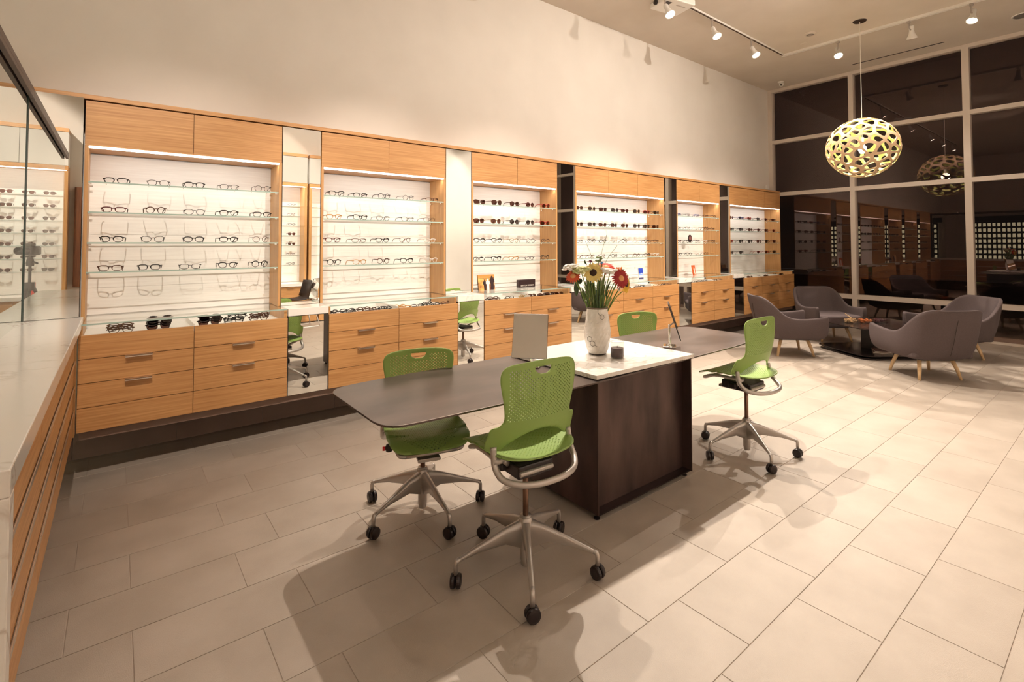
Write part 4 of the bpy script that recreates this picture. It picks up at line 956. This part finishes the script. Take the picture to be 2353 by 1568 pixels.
        c.xf(mt).build('caster', M['dark'], bs, smooth=False)
    return t
task_chair((1.465, -2.61, 0), 86, 92, 'green perforated task chair in the foreground, its back to the camera')
task_chair((3.475, -2.61, 0), 88, 90, 'green perforated task chair right of the steel block, turned from the camera')
task_chair((1.335, -1.855, 0), 254, 267, 'green perforated task chair behind the table end, facing the camera', -.10)
task_chair((3.50, -1.70, 0), 252, 250, 'green perforated task chair behind the far half of the table, mostly hidden', -.09)

# ------------------------------------------------------------------ lounge chairs and low table
def lounge_meshes():
    plan = [(.372, .37), (.384, .22), (.388, .04), (.382, -.10), (.362, -.20), (.325, -.285), (.268, -.338), (.14, -.362), (0, -.366)]
    tp = [0, 0, 0, .0, .03, .09, .15, .16, .16]; tp = tp + list(reversed(tp[:-1]))
    plan = plan + [(-x, y) for x, y in reversed(plan[:-1])]
    top = [.545, .522, .508, .520, .575, .685, .778, .782, .782]; top = top + list(reversed(top[:-1]))
    lean = [0, 0, 0, .01, .04, .08, .12, .13, .13]; lean = lean + list(reversed(lean[:-1]))
    P = cat([(x, y, z) for (x, y), z in zip(plan, top)], 4); Ln = [p.x for p in cat([(l, 0, 0) for l in lean], 4)]; Tp = [p.x for p in cat([(l, 0, 0) for l in tp], 4)]
    g = []; n = len(P)
    for i in range(n):
        p = P[i]; a = P[max(0, i - 1)]; b = P[min(n - 1, i + 1)]
        tn = Vector((b.x - a.x, b.y - a.y)).normalized(); nr = Vector((tn.y, -tn.x))
        if nr.dot(Vector((p.x, p.y - .05))) < 0: nr = -nr
        L_ = Ln[i]; zt = p.z; th = .046
        def pt(s, z, off=0):
            k = (z - .30)/(zt - .30) if z > .30 else 0
            return (p.x*s*(1 - Tp[i]*k) + nr.x*(L_*k - off), (p.y + .0)*s + (1 - s)*.02 + nr.y*(L_*k - off), z)
        g.append([pt(.60, .222), pt(.80, .228), pt(.93, .262), pt(1.0, .34), pt(1.012, (.34 + zt)/2), pt(1.0, zt - .009), pt(1.0, zt, .006), pt(1.0, zt, th - .006), pt(1.0, zt - .009, th), pt(1.0, (.38 + zt)/2, th + .01), pt(.99, .37, th + .012), pt(.9, .33, th + .012)])
    sh = MB().quads(g)
    for e in (0, n - 1):
        k = len(sh.v); sh.add(g[e], [tuple(range(len(g[e])))])
    return sh
shell_me = lounge_meshes()
bm = bmesh.new(); me = shell_me.mesh('shell', M['fabric'], True); bm.from_mesh(me); bmesh.ops.remove_doubles(bm, verts=bm.verts[:], dist=.0005); bmesh.ops.recalc_face_normals(bm, faces=bm.faces[:]); bm.to_mesh(me); bm.free()
me.polygons.foreach_set('use_smooth', [True]*len(me.polygons))
def lounge(loc, face, lab):
    t = thing('lounge_chair', lab, 'armchair', loc, R(face - 90), 'lounge chairs around the low table')
    o = bpy.data.objects.new('shell', me); COL.objects.link(o); o.parent = t
    b = o.modifiers.new('s', 'SUBSURF'); b.levels = 1; b.render_levels = 1
    MB().prism(rrect(-.23, .23, -.24, .24, .1, 5), .215, .25).build('underside', M['dark'], t)
    MB().prism(rrect(-.325, .325, -.305, .345, .06, 5), .24, .405).build('seat_cushion', M['fabric'], t, bevel=.03, seg=3, smooth=False)
    MB().tube([(.02, -.475, .74), (.0, -.46, .60), (-.005, -.42, .42), (0, -.37, .29)], .0022, 5).build('back_seam', M['gap'], t)
    for sx in (-1, 1):
        for sy in (-1, 1):
            MB().tube([(sx*.17, sy*.16, .235), (sx*.205, sy*.205, .10), (sx*.225, sy*.228, .0)], [.023, .019, .014], 10).build('leg', M['leg'], t, smooth=True)
    return t
lounge((7.06, -1.33, 0), -45, 'grey lounge armchair nearest the far drawer cabinets, seen from its side')
lounge((8.53, -1.28, 0), 230, 'grey lounge armchair by the window facing the camera')
lounge((7.04, -2.82, 0), 50, 'grey lounge armchair in front of the low table, its back towards the camera')
lounge((8.47, -2.78, 0), 140, 'grey lounge armchair at the right against the window, partly hidden')
t = thing('coffee_table', 'low black steel coffee table with a boat-shaped top and base plate', 'coffee table', (7.98, -1.98, 0))
bp = [(-.28, .53), (-.56, .08), (-.665, -.14), (-.60, -.28), (-.47, -.37), (-.12, -.66), (.05, -.70), (.40, -.45), (.62, -.10), (.60, .02), (.40, .20), (-.10, .56), (-.2, .575)]
BP = [tuple(p)[:2] for p in cat([(x, y, 0) for x, y in bp], 3, True)]
MB().prism(BP[::-1] if False else BP, .390, .400).build('tabletop', pm('steel_gloss', (.045, .028, .026), .18, .5), t, bevel=.002)
MB().prism([(x*.93, y*.93) for x, y in BP], .045, .055).prism([(x*.90, y*.90) for x, y in BP], .0, .02).build('base_plate', pm('steel_gloss_base', (.030, .02, .018), .2, .5), t)
MB().box(-.06, .06, -.06, .06, .02, .39).build('post', M['dark'], t)
# snack tray
t = thing('snack_tray', 'clear three-part tray of nuts and sweets on the low table', 'tray', (7.90, -1.98, .4005), R(-40))
for k in range(3):
    x = -.20 + .2*k
    MB().box(x - .092, x + .092, -.075, .075, 0, .006).box(x - .092, x - .086, -.075, .075, .006, .06).box(x + .086, x + .092, -.075, .075, .006, .06).box(x - .086, x + .086, -.075, -.069, .006, .06).box(x - .086, x + .086, .069, .075, .006, .06).build('compartment', M['candleglass'], t)
    g = MB(); r_ = random.Random(k)
    for q in range(70):
        c = (x + r_.uniform(-.072, .072), r_.uniform(-.058, .058), .012 + r_.uniform(0, .034)); a = r_.uniform(.007, .011)
        g.lathe([(0, -a), (a, -a*.2), (a*.8, a*.5), (0, a)], 6, c, sx=1.4)
    s = g.build('snacks', [pm('pale_nuts', (.62, .42, .22), .6), pm('orange_sweets', (.62, .17, .03), .4), pm('dark_berries', (.07, .012, .02), .35)][k], t); s['kind'] = 'stuff'
MB().tube([(-.17, .0, .05), (-.24, .05, .12)], [.008, .006], 8).lathe([(0, -.004), (.025, 0), (.028, .012)], 12, (-.16, -.01, .05)).build('wooden_scoop', M['leg'], t)
for k, (dz, rz, lab) in enumerate([(.0555, 20, 'larger magazine lying under the other on the low table base'), (.0685, 26, 'smaller brown book lying on a magazine on the low table base')]):
    t = thing('magazine', lab, 'book', (7.80, -2.20, dz), R(rz), 'books on the low table base')
    MB().box(-.14 + .02*k, .14 - .02*k, -.105 + .01*k, .105 - .01*k, .0015, .0105).build('pages', M['print_white'], t)
    MB().box(-.142 + .02*k, .142 - .02*k, -.107 + .01*k, .107 - .01*k, 0, .0015).box(-.142 + .02*k, .142 - .02*k, -.107 + .01*k, .107 - .01*k, .0105, .0125).build('cover', [pm('cover_taupe', (.22, .13, .10), .4), pm('cover_brown', (.12, .05, .045), .35)][k], t)
